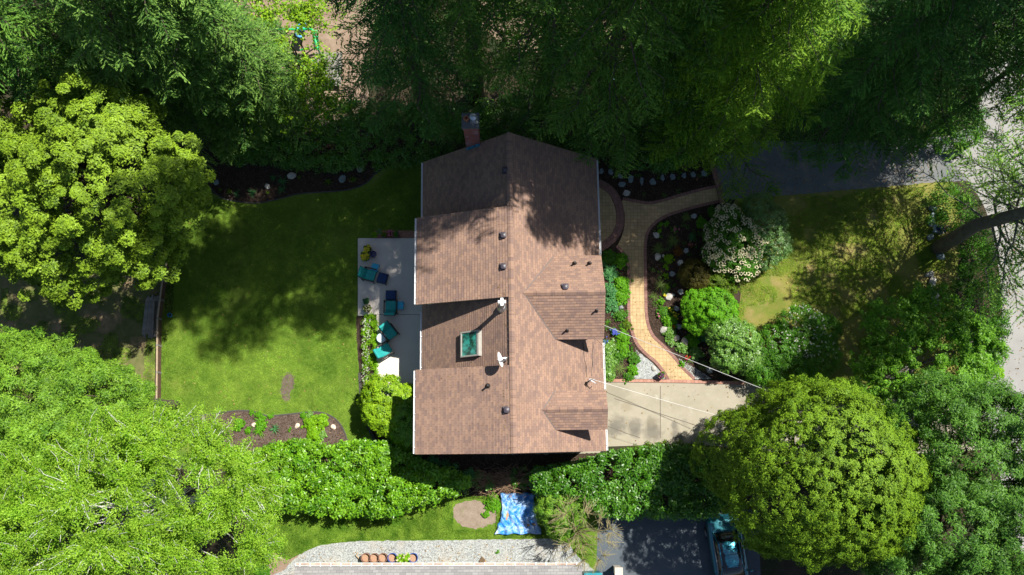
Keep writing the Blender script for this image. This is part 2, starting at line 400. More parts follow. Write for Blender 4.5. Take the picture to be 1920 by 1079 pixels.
sheet('flower_bed', bed2, 2*LV, ground('bed_soil', [((.075, .052, .042), (.15, .11, .09), 2.5, .3, .7), ((.05, .036, .03), 9, .5, .75, .7), ((.22, .18, .15), 30, .62, .8, .5)], bscale=30, bstr=1, bdist=.03), jitter=.012)
sheet('bare_patch', [(527, 712), (535, 700), (548, 699), (553, 712), (549, 730), (540, 755), (530, 750), (525, 735)], 2*LV, M['patch'], jitter=.05)
sheet('shrub_bed', [(668, 595), (706, 595), (708, 715), (800, 715), (800, 880), (745, 868), (712, 838), (692, 805), (680, 770), (674, 700)], 2*LV, M['soil'], jitter=.01)
sheet('side_yard_soil', [(640, 860), (800, 855), (1130, 850), (1300, 850), (1300, 935), (900, 935), (640, 920)], LV*2.5, M['soil'], jitter=.02)
sheet('front_lawn', [(1380, 372), (1480, 365), (1600, 352), (1745, 342), (1790, 350), (1800, 460), (1790, 560), (1800, 700), (1600, 740), (1380, 720), (1350, 560)], LV, M['drylawn'])
sheet('side_lawn', [(430, 1100), (470, 950), (560, 900), (880, 890), (1060, 900), (1130, 960), (1130, 1100)], LV, M['lawn2'], smooth=False, jitter=.02)
sheet('bare_patch', [(848, 962), (856, 946), (878, 939), (905, 942), (928, 955), (934, 970), (925, 982), (905, 988), (880, 990), (858, 980)], 2*LV, ground('dirt_patch', [((.20, .155, .115), (.28, .225, .175), 3, .3, .7), ((.12, .09, .06), 14, .5, .75, .6), ((.10, .17, .03), 2.5, .6, .75, .8)], bscale=30, bstr=.8), jitter=.035)
sheet('gravel_strip', [(520, 1100), (535, 1068), (553, 1048), (575, 1033), (610, 1022), (680, 1015), (800, 1014), (1000, 1011), (1050, 1012), (1075, 1035), (1080, 1100)], 2*LV, M['gravel'], jitter=.015)
sheet('bare_patch', [(470, 1110), (500, 1045), (530, 1035), (560, 1040), (535, 1075), (520, 1110)], 1.5*LV, M['dirt'], jitter=.02)
sheet('driveway', [(1130, 714), (1400, 720), (1560, 735), (1700, 742), (1840, 736), (1900, 760), (1900, 840), (1740, 850), (1560, 860), (1300, 832), (1130, 838), (1120, 860), (940, 862), (940, 714)], LV*2, M['concrete'], smooth=False)
sheet('asphalt_drive', [(1122, 955), (1420, 955), (1430, 1150), (1115, 1150)], 2*LV, M['asphalt'], smooth=False)
M['upper_drive'] = ground('patchy_drive', [((.11, .125, .14), (.17, .17, .165), 1, .3, .7), ((.28, .24, .19), 1.1, .52, .75, .7), ((.06, .06, .06), 40, .5, .7, .5)], rough=.9, bscale=60, bstr=.4, bdist=.01)  # blue-grey with paler tan patches
sheet('asphalt_drive', [(1338, 296), (1350, 375), (1480, 366), (1745, 343), (1800, 340), (1900, 330), (1900, 200), (1780, 255), (1560, 270), (1420, 262)], 2*LV, M['upper_drive'], smooth=False, jitter=.02)
sheet('road', [(1890, -90), (1865, 60), (1838, 190), (1828, 250), (1780, 290), (1815, 340), (1850, 400), (1872, 500), (1878, 600), (1862, 680), (1835, 740), (1850, 800), (1990, 1180), (2300, 1180), (2300, -200)], 3*LV, M['road'])
sheet('planting_bed', [(1118, 300), (1200, 288), (1335, 292), (1345, 350), (1358, 392), (1395, 398), (1392, 520), (1380, 640), (1400, 712), (1130, 713)], LV*1.5, M['soil'], smooth=False)

# brick path: pale pavers between dark brick borders
paver = brick_mat('path_pavers', (.42, .30, .155), (.51, .37, .20), (.27, .185, .10), .20, .20, .010, rough=.85, var=None, off=.0, patch=((.28, .21, .12), 2.2, .5, .75, .5))
redbrick = brick_mat('border_brick', (.22, .115, .095), (.30, .165, .135), (.13, .08, .065), .10, .2, .01, coord='UV', rough=.85, off=.0)
pinkbrick = brick_mat('edging_brick', (.36, .18, .13), (.46, .25, .19), (.22, .14, .11), .22, .3, .012, coord='UV', rough=.85, off=.0)
R_ = [(1167, 376), (1190, 380), (1215, 384), (1240, 380), (1270, 371), (1310, 360), (1345, 352)]
S_ = [(1349, 375), (1310, 384), (1280, 392), (1250, 402), (1227, 416), (1212, 434), (1207, 460), (1207, 500), (1208, 560), (1209, 590), (1214, 615), (1224, 634), (1243, 652), (1262, 672), (1280, 694), (1300, 713)]
Lf = [(1256, 713), (1247, 697), (1232, 678), (1213, 662), (1197, 644), (1188, 622), (1182, 595), (1182, 555), (1182, 520), (1180, 495), (1172, 475), (1158, 460)]
AO = [(1160, 456), (1167, 440), (1171, 420), (1171, 400), (1166, 380)]
def gp(L): return W([p[0] for p in L], [p[1] for p in L])[:, :2]
poly = np.concatenate([smooth_poly(gp(R_), False), smooth_poly(gp(S_), False), smooth_poly(gp(Lf), False), smooth_poly(gp(AO), False)])
def raw_sheet(name, P, z, mat):
    bm = bmesh.new(); f = bm.faces.new([bm.verts.new((p[0], p[1], z)) for p in P]); f.normal_update()
    if f.normal.z < 0: f.normal_flip()
    bmesh.ops.triangulate(bm, faces=[f]); me = bpy.data.meshes.new(name); bm.to_mesh(me); bm.free(); me.materials.append(mat)
    o = bpy.data.objects.new(name, me); COL.objects.link(o); o['kind'] = 'structure'; return o
raw_sheet('path', poly, .030, paver)
semi = [(1100, 350), (1121, 349), (1138, 360), (1149, 378), (1155, 400), (1154, 422), (1144, 442), (1128, 456), (1100, 460)]
raw_sheet('path', smooth_poly(gp(semi), True), .030, paver)
for L, wd, mat, sd in ((R_, .17, redbrick, 1), (S_, .17, redbrick, 1), (Lf, .17, redbrick, 1)):
    o = ribbon_mb(smooth_poly(gp(L), False), wd, .042, .04, sd).build('path_border', mat); o['kind'] = 'structure'
arc = [(1121, 343), (1142, 355), (1156, 374), (1163, 400), (1161, 425), (1150, 446), (1132, 461), (1118, 466)]
o = ribbon_mb(smooth_poly(gp(arc), False), .46, .046, .04).build('path_border', redbrick); o['kind'] = 'structure'
o = ribbon_mb(smooth_poly(gp([(1332, 298), (1339, 325), (1347, 352), (1354, 384)]), False), .3, .10, .10).build('path_border', redbrick); o['kind'] = 'structure'
o = ribbon_mb(smooth_poly(gp([(1131, 714), (1200, 714.5), (1300, 716), (1396, 719)]), False), .17, .06, .06).build('path_border', pinkbrick); o['kind'] = 'structure'
sheet('gravel_bed', [(1192, 655), (1203, 665), (1225, 682), (1240, 700), (1250, 711), (1186, 711), (1190, 690)], .012, M['gravel'], smooth=False, jitter=.01)
sheet('gravel_bed', [(1272, 672), (1290, 682), (1312, 696), (1335, 711), (1304, 712), (1285, 692)], .012, M['gravel'], smooth=False, jitter=.01)
# patio slabs
pm = MB()
def slab(mb, px, z0, z1):
    P = W([p[0] for p in px], [p[1] for p in px], z1)[:, :2]; n = len(P)
    mb.add([(p[0], p[1], z1) for p in P]+[(p[0], p[1], z0) for p in P], [tuple(range(n))[::-1]]+[(i, (i+1) % n, n+(i+1) % n, n+i) for i in range(n)])
slab(pm, [(671, 447), (830, 447), (830, 589.5), (706, 589.5), (671, 592.5)], .001, .15)
slab(pm, [(706, 590.3), (830, 590.3), (830, 745), (705, 745)], .001, .148)
o = pm.build('patio', M['patio']); o['kind'] = 'structure'
st = MB(); slab(st, [(703, 433), (785, 433), (785, 446.4), (703, 446.4)], .001, .12)
o = st.build('patio_step', brick_mat('step_brick', (.30, .14, .10), (.40, .21, .15), (.2, .13, .1), .2, .1, .01)); o['kind'] = 'structure'
# low stone edging round the beds
edgem = flat('edging_stone', (.06, .055, .05), .9)
for L in (bed1[1:12], bed2[0:11], [(674, 700), (680, 770), (692, 805), (712, 838), (745, 868)]):
    o = ribbon_mb(smooth_poly(gp(L), False), .07 if L[0][0] != 674 else .14, .05, .05).build('bed_edging', edgem); o['kind'] = 'structure'
# saw joints in the driveway; the first line is a painted cable shadow
jm = flat('joint_and_shadow_dark', (.10, .085, .07), .9)
for a, b in (((1152, 748), (1310, 800)), ((1238, 724), (1238, 822)), ((1140, 800), (1200, 822))):
    o = ribbon_mb(np.linspace(gp([a])[0], gp([b])[0], 8)+rng.normal(0, .008, (8, 2)), .035, 2*LV+.003).build('joint_and_cable_shadow', jm); o['kind'] = 'structure'

# ================================================================== THE HOUSE
ALPHA = math.radians(.8); HO = (0.07, -.5, 0)
def HL(px, py, h):
    p = W(px, py, h)-np.array([HO[0], HO[1], 0]); c, s = math.cos(ALPHA), math.sin(ALPHA)
    return (float(p[0]*c+p[1]*s), float(-p[0]*s+p[1]*c), h)
def HW(x, y, z):
    c, s = math.cos(ALPHA), math.sin(ALPHA); return np.array([HO[0]+x*c-y*s, HO[1]+x*s+y*c, z])
house = thing('house', 'house with a large brown shingled gable roof, dormers and a red brick chimney', 'house', HO, ALPHA)
SH = dict(c1=(.30, .165, .10), c2=(.15, .088, .068), mortar=(.10, .06, .045))
def shingle_mat():
    m, t, b = new_mat('asphalt_shingles')
    tc = N(t, 'ShaderNodeTexCoord')
    br = N(t, 'ShaderNodeTexBrick'); br.offset = .37; br.offset_frequency = 2; br.inputs['Scale'].default_value = 1
    br.inputs['Brick Width'].default_value = .26; br.inputs['Row Height'].default_value = .145; br.inputs['Mortar Size'].default_value = .007
    br.inputs['Mortar Smooth'].default_value = .3; br.inputs['Bias'].default_value = -.25
    br.inputs['Color1'].default_value = rgb((.285, .188, .14)); br.inputs['Color2'].default_value = rgb((.17, .12, .108)); br.inputs['Mortar'].default_value = rgb((.14, .085, .062))
    t.links.new(tc.outputs['UV'], br.inputs[0]); col = br.outputs[0]
    n = noise(t, .5, 4, vec=tc.outputs['UV']); f = ramp(t, n.outputs[0], .3, .7, (.88, .86, .86), (1.1, 1.08, 1.06)); col = mix(t, 1, col, f.outputs[0], 'MULTIPLY')
    n = noise(t, 2.6, 3, vec=tc.outputs['UV']); f = ramp(t, n.outputs[0], .52, .64, (0, 0, 0), (.38,)*3); col = mix(t, f.outputs[0], col, (.155, .105, .095))
    n = noise(t, 60, 3, vec=tc.outputs['UV']); f = ramp(t, n.outputs[0], .3, .7, (.8, .8, .8), (1.2, 1.2, 1.2)); col = mix(t, 1, col, f.outputs[0], 'MULTIPLY')
    t.links.new(col, b.inputs['Base Color']); b.inputs['Roughness'].default_value = .9; b.inputs['Specular IOR Level'].default_value = .2
    bump(t, b, n.outputs[0], .4, .006); return m
M['shingle'] = shingle_mat()
M['siding'] = brick_mat('painted_siding', (.42, .45, .46), (.45, .48, .49), (.30, .32, .33), 4, .15, .008, coord='UV', rough=.6)
M['white'] = flat('white_paint', (.72, .73, .74), .45, var=.05)
M['metal'] = flat('galvanised_metal', (.50, .52, .54), .35, metal=.8, var=.1)
M['darkmetal'] = flat('dark_metal', (.05, .042, .055), .45, var=.2)
M['black'] = flat('black_rubber', (.012, .012, .014), .6)
M['trim'] = flat('fascia_wood', (.25, .19, .14), .7)
def courses(mb, A, B, C, D, off=(0, 0), course=.145, step=.017):
    """plane A-B (top edge) to D-C (lower edge) laid in overlapping courses"""
    A, B, C, D = map(lambda p: np.array(p, float), (A, B, C, D)); L = np.linalg.norm(D-A); n = max(1, int(round(L/course)))
    u = np.linalg.norm(B-A); nn = np.cross(D-A, B-A); nn /= np.linalg.norm(nn)
    if nn[2] < 0: nn = -nn
    for i in range(n):
        a, b = A+(D-A)*i/n, B+(C-B)*i/n; c, d = B+(C-B)*(i+1)/n+nn*step, A+(D-A)*(i+1)/n+nn*step
        q = [(off[0], off[1]+i*.145), (off[0]+u, off[1]+i*.145), (off[0]+u, off[1]+(i+1)*.145-.001), (off[0], off[1]+(i+1)*.145-.001)]
        fl = np.cross(b-a, d-a)[2] > 0
        mb.add([a, b, c, d], [(0, 1, 2, 3) if fl else (3, 2, 1, 0)], [q if fl else q[::-1]])
        c0, d0 = c-nn*step, d-nn*step
        mb.add([c, d, d0, c0], [(0, 1, 2, 3)], [[q[2], q[3], q[3], q[2]]])
def slab_under(mb, A, B, C, D, th=.16):
    A, B, C, D = map(lambda p: np.array(p, float)-np.array([0, 0, .004]), (A, B, C, D)); dz = np.array([0, 0, th])
    mb.add([A, B, C, D, A-dz, B-dz, C-dz, D-dz], [(0, 1, 2, 3), (7, 6, 5, 4), (0, 4, 5, 1), (1, 5, 6, 2), (2, 6, 7, 3), (3, 7, 4, 0)])
LEN = 15.45; RH = 7.5; XL, XR, EL, ER = -4.66, 4.68, 3.3, 3.5
mr_, un = MB(), MB()
def plane(A, B, C, D, off, mb=None, u=None): courses(mb or mr_, A, B, C, D, off); slab_under(u or un, A, B, C, D)
plane((0, 0, RH), (0, LEN, RH), (XL, LEN, EL), (XL, 0, EL), (0, 0))
plane((0, 0, RH), (0, LEN, RH), (XR, LEN, ER), (XR, 0, ER), (3.1, 7.3))
roof = mr_.build('roof', M['shingle'], house)
un.build('roof_deck', M['trim'], house)
# shed dormers on the west slope
for y0, y1, off in ((0.0, 4.04, (7.7, 3.1)), (7.27, 11.72, (1.9, 12.2))):
    a, b = MB(), MB(); y0 -= .01 if y0 == 0 else 0
    plane((.0, y0, RH+.03), (.0, y1, RH+.03), (-4.72, y1, 5.55), (-4.72, y0, 5.55), off, a, b)
    sd = a.build('shed_dormer', M['shingle'], house); b.build('roof_deck', M['trim'], sd)
    ww = MB(); i0, i1, xo = y0+.3, y1-.3, -4.32
    for yy in (i0, i1):
        vs = [(xo, yy, 5.35), (-.4, yy, 7.1), (-.4, yy, 6.9), (xo, yy, 3.2)]
        ww.add(vs, [(0, 1, 2, 3)], [[(p[0], p[2]) for p in vs]])
    vs = [(xo, i0, 5.5), (xo, i1, 5.5), (xo, i1, 3.2), (xo, i0, 3.2)]; ww.add(vs, [(0, 1, 2, 3)], [[(p[1], p[2]) for p in vs]])
    ww.build('wall', M['siding'], sd)
    for k in range(2):
        yc = i0+(i1-i0)*(.3+.4*k); q = MB().box((xo-.03, yc, 4.5), (.08, 1.1, 1.0)).build('window', M['white'], sd)
# ridge caps
def ridge(mb, A, B, wd, drop, seg=.28):
    A = np.array(A, float); B = np.array(B, float); L = np.linalg.norm(B-A); n = int(L/seg); t = (B-A)/L; s = np.array([-t[1], t[0], 0])
    for i in range(n):
        p, q = A+t*L*i/n, A+t*L*(i+1)/n; z0, z1 = .035, .052; r0 = random.random()*20
        P = [p-s*wd+[0, 0, z0-drop[0]], p+[0, 0, z0], p+s*wd+[0, 0, z0-drop[1]], q+s*wd+[0, 0, z1-drop[1]], q+[0, 0, z1], q-s*wd+[0, 0, z1-drop[0]]]
        mb.add(P, [(0, 1, 4, 5), (1, 2, 3, 4)], [[(r0+.02, .02), (r0+.02, .12), (r0+.2, .12), (r0+.2, .02)]]*2)
rc = MB(); ridge(rc, (0, 0, RH+.02), (0, LEN, RH+.02), .13, (.11, .055)); rc.build('ridge_cap', M['shingle'], roof)
# gable dormers on the east slope
def gable_dormer(xf, yr, yn, ys, hr, he, off):
    a, b = MB(), MB(); xin = (RH-hr)/.855-.5 if (RH-hr)/.855 > .5 else .1; xe = (RH-he)/.855-.6
    plane((xin, yr, hr), (xf, yr, hr), (xf, ys, he), (xin, ys, he), off, a, b)
    plane((xin, yr, hr), (xf, yr, hr), (xf, yn, he), (xin, yn, he), (off[0]+3, off[1]+5), a, b)
    r = a.build('gable_dormer', M['shingle'], house); b.build('roof_deck', M['trim'], r)
    c = MB(); ridge(c, ((RH-hr)/.855, yr, hr+.01), (xf, yr, hr+.01), .12, (.1, .1)); c.build('ridge_cap', M['shingle'], r)
    wl = MB(); xw = xf-.55; y0, y1 = ys+.25, yn-.25
    vs = [(xw, y0, 3.6), (xw, y1, 3.6), (xw, y1, he+.08), (xw, yr, hr-.2), (xw, y0, he+.08)]; wl.add(vs, [(0, 1, 2, 3, 4)], [[(p[1], p[2]) for p in vs]])
    for yy in (y0, y1):
        vs = [(1.5, yy, he), (xw, yy, he), (xw, yy, 3.6), (1.5, yy, 3.6)]; wl.add(vs, [(0, 1, 2, 3)], [[(p[0], p[2]) for p in vs]])
    wl.build('wall', M['siding'], r)
    MB().box((xw+.03, yr, (he+4)/2), (.08, 1.0, 1.0)).build('window', M['white'], r)
    # valley flashing
    v = MB()
    for ye in (ys, yn):
        p0 = np.array([(RH-hr)/.855, yr, hr+.03]); p1 = np.array([(RH-he)/.855, ye, he+.03]); d = (p1-p0); s = np.cross(d/np.linalg.norm(d), [0, 0, 1])*.045
        v.add([p0-s, p0+s, p1+s, p1-s], [(0, 1, 2, 3)])
    v.build('valley_flashing', flat('valley_metal', (.13, .10, .09), .7), r)
yA = HL(1050, 549, 7.0)[1]; gable_dormer(HL(1135.5, 549, 7.0)[0], yA, HL(1090, 480, 5.67)[1], HL(1090, 636, 5.67)[1], 7.0, 5.67, (11, 2))
yB = HL(1080, 768, 6.3)[1]; gable_dormer(HL(1140, 768, 6.3)[0], yB, HL(1090, 733, 5.75)[1], HL(1090, 806, 5.75)[1], 6.3, 5.75, (14, 9))
# walls
wl = MB()
def wquad(vs, ax): wl.add(vs, [tuple(range(len(vs)))], [[(p[ax], p[2]) for p in vs]])
for yy in (.35, LEN-.45): wquad([(-4.3, yy, 0), (4.3, yy, 0), (4.3, yy, 3.7), (0, yy, 7.25), (-4.3, yy, 3.5)], 0)
for xx in (-4.3, 4.3): wquad([(xx, .35, 0), (xx, LEN-.45, 0), (xx, LEN-.45, 3.6), (xx, .35, 3.6)], 1)
wl.build('wall', M['siding'], house)
# gutters with brackets
def gutter(x, y0, y1, z, sgn):
    m = MB(); wd, d = .10, .09
    prof = [(0, 0), (0, -d), (wd*sgn, -d), (wd*sgn, .0), (wd*sgn*.78, .0), (wd*sgn*.8, -d+.02), (.02*sgn, -d+.02), (.02*sgn, 0)]
    vs = [(x+p[0], y, z+p[1]) for y in (y0, y1) for p in prof]; n = len(prof)
    m.add(vs, [(i, (i+1) % n, n+(i+1) % n, n+i) for i in range(n)]+[tuple(range(n)), tuple(range(n, 2*n))[::-1]])
    y = y0+.3
    while y < y1: m.box((x+wd*sgn*.2, y, z+.012), (wd*1.5, .045, .02)); y += .82+random.uniform(-.06, .06)
    m.build('gutter', M['white'], house)
gutter(XL, 11.76, LEN-.02, EL-.02, -1); gutter(XL, 4.06, 7.24, EL-.02, -1)
gutter(-4.72, 7.3, 11.7, 5.53, -1); gutter(-4.72, .02, 4.0, 5.53, -1)
gutter(XR, HL(1120, 478, 3.5)[1], LEN-.02, ER-.02, 1)
gutter(XR, HL(1133, 730, 3.5)[1], HL(1130, 643, 3.5)[1], ER-.02, 1); gutter(XR, .02, HL(1134, 806, 3.5)[1], ER-.02, 1)
# skylight, tilted with the slope
x0, y0_, z0 = HL(882, 645, 5.9); sx = -(RH-5.75)/.9; an = -math.atan((RH-EL)/4.66)
def slope_z(x): return RH-(RH-EL)/4.66*abs(x) if x < 0 else RH-(RH-ER)/4.68*x
zc = slope_z(x0)+.2
sk = MB(); sw, sl_ = 1.15, 1.18
R = Matrix.Rotation(an, 3, 'Y')
def sp(x, y, z): return Vector((x0, y0_, zc))+R @ Vector((x, y, z))
for cx_, cy_, dx_, dy_ in ((-sw/2, 0, .07, sl_), (sw/2, 0, .12, sl_), (0, -sl_/2, sw, .07), (0, sl_/2, sw, .07)):
    sk.box(sp(cx_, cy_, -.08), (dx_, dy_+.07 if dx_ < dy_ else dy_, .34 if dx_ < dy_ else .335), ry=an)
skl = sk.build('skylight', flat('skylight_frame', (.34, .33, .30), .5), house)
gm, gt, gb = new_mat('skylight_glass'); gb.inputs['Base Color'].default_value = (.02, .17, .13, 1); gb.inputs['Roughness'].default_value = .08; gb.inputs['Coat Weight'].default_value = .6
gn = noise(gt, 2.3, 3); gr = ramp(gt, gn.outputs[0], .42, .6, (.01, .05, .035), (.04, .33, .27)); gt.links.new(gr.outputs[0], gb.inputs['Base Color'])
MB().box(sp(0, 0, .03), (sw-.08, sl_-.08, .03), ry=an).build('glass', gm, skl)
# square roof vents, standpipes, flue, dish, mast
for px, py in ((944, 445), (944, 503), (950, 770), (1060, 537), (948, 323)):
    x, y, z = HL(px, py, 7.1)
    if px == 1060: z = 6.98-(abs(y-yA))*(7.0-5.67)/abs(HL(1090, 480, 5.67)[1]-yA); aa = 0
    elif 7.2 < y < 11.7 or y < 4: z = RH-1.98/4.7*abs(x)
    else: z = slope_z(x)
    v = MB(); v.rbox((x, y, z+.13), (.29, .29, .16), .06, puff=.02); v.rbox((x, y, z+.03), (.36, .36, .08), .015); v.build('roof_vent', M['darkmetal'], house)
def pipe(px, py, z, h=.45, r=.045, mat='black'):
    x, y, _ = HL(px, py, z); m = MB(); m.tube([(x, y, z-.3), (x, y, z+h)], r, 10); m.lathe((x, y, z-.05), [(.14, 0), (.13, .05), (.06, .2), (.05, .25)], 12)
    m.build('vent_pipe', M[mat], house)
pipe(915, 724, 7.05); pipe(1077, 495, 5.95); pipe(1105, 495, 5.95); pipe(1118, 583, 6.4); pipe(1063, 620, 5.85)
x, y, z = HL(942, 578, 7.1); z = slope_z(x); fl = MB(); fl.lathe((x, y, z-.1), [(.26, 0), (.22, .2), (.13, .42), (.12, .5)], 16); fl.tube([(x, y, z), (x, y, z+1.55)], .11, 16)
fp = fl.build('flue_pipe', M['metal'], house, smooth=False)
cp = MB(); cp.box((x, y, z+1.72), (.36, .13, .16)).box((x, y, z+1.72), (.13, .36, .156)).tube([(x, y, z+1.5), (x, y, z+1.62)], .15, 14); cp.build('flue_cap', M['white'], fp)
# dish on the ridge
x, y, z = HL(951, 675, 7.6); dm = MB(); dm.tube([(x-.05, y, 7.3), (x-.05, y, 7.75), (x-.32, y-.1, 7.95)], .03, 8)
ds = dm.build('satellite_dish', M['metal'], house)
b_ = bmesh.new(); m_ = MB(); ax = Vector((.93, .20, .26)).normalized(); U = ax.cross(Vector((0, 0, 1))).normalized(); V_ = ax.cross(U); c0 = Vector((x-.40, y-.03, 7.95)); rr = 6; vs = [c0-ax*.0]
for i in range(1, rr+1):
    for k in range(24):
        q = 2*math.pi*k/24; vs.append(c0+(U*math.cos(q)+V_*math.sin(q)*1.05)*.36*i/rr+ax*.09*(i/rr)**2)
fs = [(0, 1+k, 1+(k+1) % 24) for k in range(24)]+[(1+i*24+k, 1+(i+1)*24+k, 1+(i+1)*24+(k+1) % 24, 1+i*24+(k+1) % 24) for i in range(rr-1) for k in range(24)]
m_.add(vs, fs); m_.build('reflector', M['white'], ds, smooth=True)
m_ = MB(); tip = c0+ax*.4+Vector((0, 0, .05)); m_.tube([c0-V_*.3+ax*.05, tip-V_*.05, tip+V_*.02], [.016, .016, .05], 6); m_.build('feed_arm', M['metal'], ds)
# service mast with cables
x, y, _ = HL(1106, 714, 4.4); z = slope_z(x); mm = MB(); mm.tube([(x, y, z-.3), (x, y, z+.8), (x+.08, y, z+.9), (x+.2, y-.03, z+.86)], .035, 8); mm.box((x, y, z+.55), (.12, .12, .2)); mm.box((x+.12, y-.08, z+.6), (.3, .04, .05), rz=-.6); mm.tube([(x+.25, y-.2, z+.6), (x+.35, y-.1, z+.3)], .015, 6)
mast = mm.build('service_mast', M['metal'], house)
MASTTOP = HW(x+.2, y-.03, z+.86)
cb = MB()
for (ax_, ay_), (bx_, by_) in (((1092, 645), (1101, 708)), ((1113, 640), (1110, 705))):
    P = []
    for k in range(7):
        X, Y, _z = HL(ax_+(bx_-ax_)*k/6, ay_+(by_-ay_)*k/6, 4.3); P.append((X+.03*math.sin(k*2), Y, slope_z(X)+.035))
    cb.tube(P, .012, 5)
cb.build('cable', M['black'], mast)
# chimney on the north gable
xa, ya, _ = HL(869.5, 262, 6.0); xb, yb, _ = HL(897.5, 250, 6.0)
cx1, cx2 = HL(870, 240, 7.9)[0], HL(896.5, 240, 7.9)[0]
yf = LEN-.08
top = None
for hh in np.arange(6, 11, .02):
    if HL(883, 240, hh)[1] < yf: top = hh; break
chh = top or 8.2
print('chimney top', chh, cx1, cx2)
cx1, cx2 = HL(868.5, 240, chh)[0], HL(896, 240, chh)[0]
bm_ = MB(); cm_ = ((cx1+cx2)/2, yf+.32)
wd, dp = (cx2-cx1), .64
for (zz0, zz1, e) in ((0, chh-.18, 0), (chh-.18, chh, .04)):
    X0, X1, Y0, Y1 = cm_[0]-wd/2-e, cm_[0]+wd/2+e, cm_[1]-dp/2-e, cm_[1]+dp/2+e
    for P in ([(X0, Y0), (X1, Y0)], [(X1, Y0), (X1, Y1)], [(X1, Y1), (X0, Y1)], [(X0, Y1), (X0, Y0)]):
        vs = [(P[0][0], P[0][1], zz0), (P[1][0], P[1][1], zz0), (P[1][0], P[1][1], zz1), (P[0][0], P[0][1], zz1)]
        l = math.dist(*P); bm_.add(vs, [(0, 1, 2, 3)], [[(0, zz0), (l, zz0), (l, zz1), (0, zz1)]])
    bm_.add([(X0, Y0, zz1), (X1, Y0, zz1), (X1, Y1, zz1), (X0, Y1, zz1)], [(0, 1, 2, 3)])
ch = bm_.build('chimney', brick_mat('chimney_brick', (.34, .07, .045), (.24, .06, .055), (.24, .17, .17), .21, .075, .012, coord='UV', patch=((.33, .24, .27), 1.5, .5, .62, .6)), house)
MB().box((cm_[0], cm_[1], chh+.05), (wd+.14, dp+.14, .1)).build('chimney_crown', flat('chimney_mortar', (.10, .105, .11), .9), ch)
MB().lathe((cm_[0]-wd*.27, cm_[1]+.05, chh+.1), [(.14, 0), (.14, .22), (.105, .22), (.105, .02)], 4).build('clay_flue', flat('clay_tile', (.36, .14, .07), .8), ch)
k_ = MB(); k_.tube([(cm_[0]+wd*.2, cm_[1]+.05, chh+.1), (cm_[0]+wd*.2, cm_[1]+.05, chh+.4)], .1, 14); k_.lathe((cm_[0]+wd*.2, cm_[1]+.05, chh+.42), [(.17, 0), (.17, .03), (.06, .09), (.02, .1)], 18); k_.box((cm_[0]+wd*.24, cm_[1]+.03, chh+.112), (.36, .36, .02)); k_.build('flue_cap', M['metal'], ch)
# flashing where the stack meets the slope
fm_ = MB()
for k in range(3):
    t = (k+.5)/3; X = cm_[0]-wd/2+wd*t; fm_.box((X, yf-.03, slope_z(X)+.07), (wd/3+.04, .16, .1), ry=an)
fm_.build('flashing', flat('blue_flashing', (.03, .19, .30), .5), ch)
# carport post at the south gable
px_, py_, _ = HL(1079, 872, .6); pp = MB(); pp.box((px_, .12, 1.9), (.3, .3, 3.8)); pp.build('porch_post', flat('beige_post', (.42, .36, .25), .7), house)

# ================================================================== TREES AND HEDGES
bark = flat('bark', (.085, .065, .048), .95, var=.35, scale=4)
greybark = flat('grey_bark', (.13, .12, .105), .95, var=.35, scale=4)
palebark = flat('pale_bark', (.55, .55, .50), .8, var=.3, scale=5)
LM = dict(
 cypress=leaf_mat('cypress_leaf', (.010, .05, .006), (.30, .36, .045), .55, .12),
 pine=leaf_mat('pine_needles', (.02, .10, .010), (.28, .39, .07), .5, .16),
 birch=leaf_mat('birch_leaf', (.15, .28, .02), (.46, .54, .10), .5, .4),
 fir=leaf_mat('fir_needles', (.03, .10, .03), (.24, .36, .10), .6, .25),
 greyfir=leaf_mat('grey_fir_needles', (.04, .11, .03), (.30, .40, .16), .6, .25),
 cedar=leaf_mat('cedar_sprays', (.05, .14, .012), (.36, .46, .06), .6, .25),
 darkfir=leaf_mat('dark_fir_needles', (.02, .085, .03), (.15, .27, .09), .6, .25),
 thuja=leaf_mat('thuja_sprays', (.018, .07, .008), (.225, .30, .03), .6, .13),
 darkpine=leaf_mat('dark_pine_needles', (.010, .055, .012), (.145, .26, .06), .5, .15),
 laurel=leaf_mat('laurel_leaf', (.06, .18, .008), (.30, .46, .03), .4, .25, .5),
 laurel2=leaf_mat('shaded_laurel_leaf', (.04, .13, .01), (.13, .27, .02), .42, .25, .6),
 maple=leaf_mat('maple_leaf', (.08, .22, .01), (.24, .46, .03), .5, .4),
 bronze=leaf_mat('bronze_leaf', (.05, .035, .012), (.16, .11, .03), .6, .25),
 olive=leaf_mat('olive_leaf', (.06, .10, .01), (.19, .24, .02), .5, .3),
 yellow=leaf_mat('yellow_green_leaf', (.04, .14, .008), (.44, .52, .04), .45, .3),
 silver=leaf_mat('silver_leaf', (.05, .10, .04), (.22, .33, .18), .4, .2, .6),
 lime=leaf_mat('lime_leaf', (.14, .28, .008), (.34, .50, .02), .5, .35),
 mid=leaf_mat('mid_green_leaf', (.04, .12, .015), (.13, .27, .035), .45, .3),
 blue=leaf_mat('blue_green_leaf', (.035, .12, .07), (.13, .30, .20), .5, .2),
 straw=leaf_mat('straw_blades', (.10, .13, .05), (.32, .34, .16), .6, .3),
 pale=leaf_mat('pale_green_leaf', (.07, .16, .025), (.25, .38, .11), .42, .25, .6),
 apple=leaf_mat('apple_leaf', (.09, .20, .02), (.27, .44, .07), .45, .35),
 rust=leaf_mat('rust_leaf', (.12, .035, .012), (.30, .11, .04), .5, .3),
)
def petal(name, c, e=.0): 
    return leaf_mat(name, [x*.75 for x in c], c, .6, .3, sat=False)
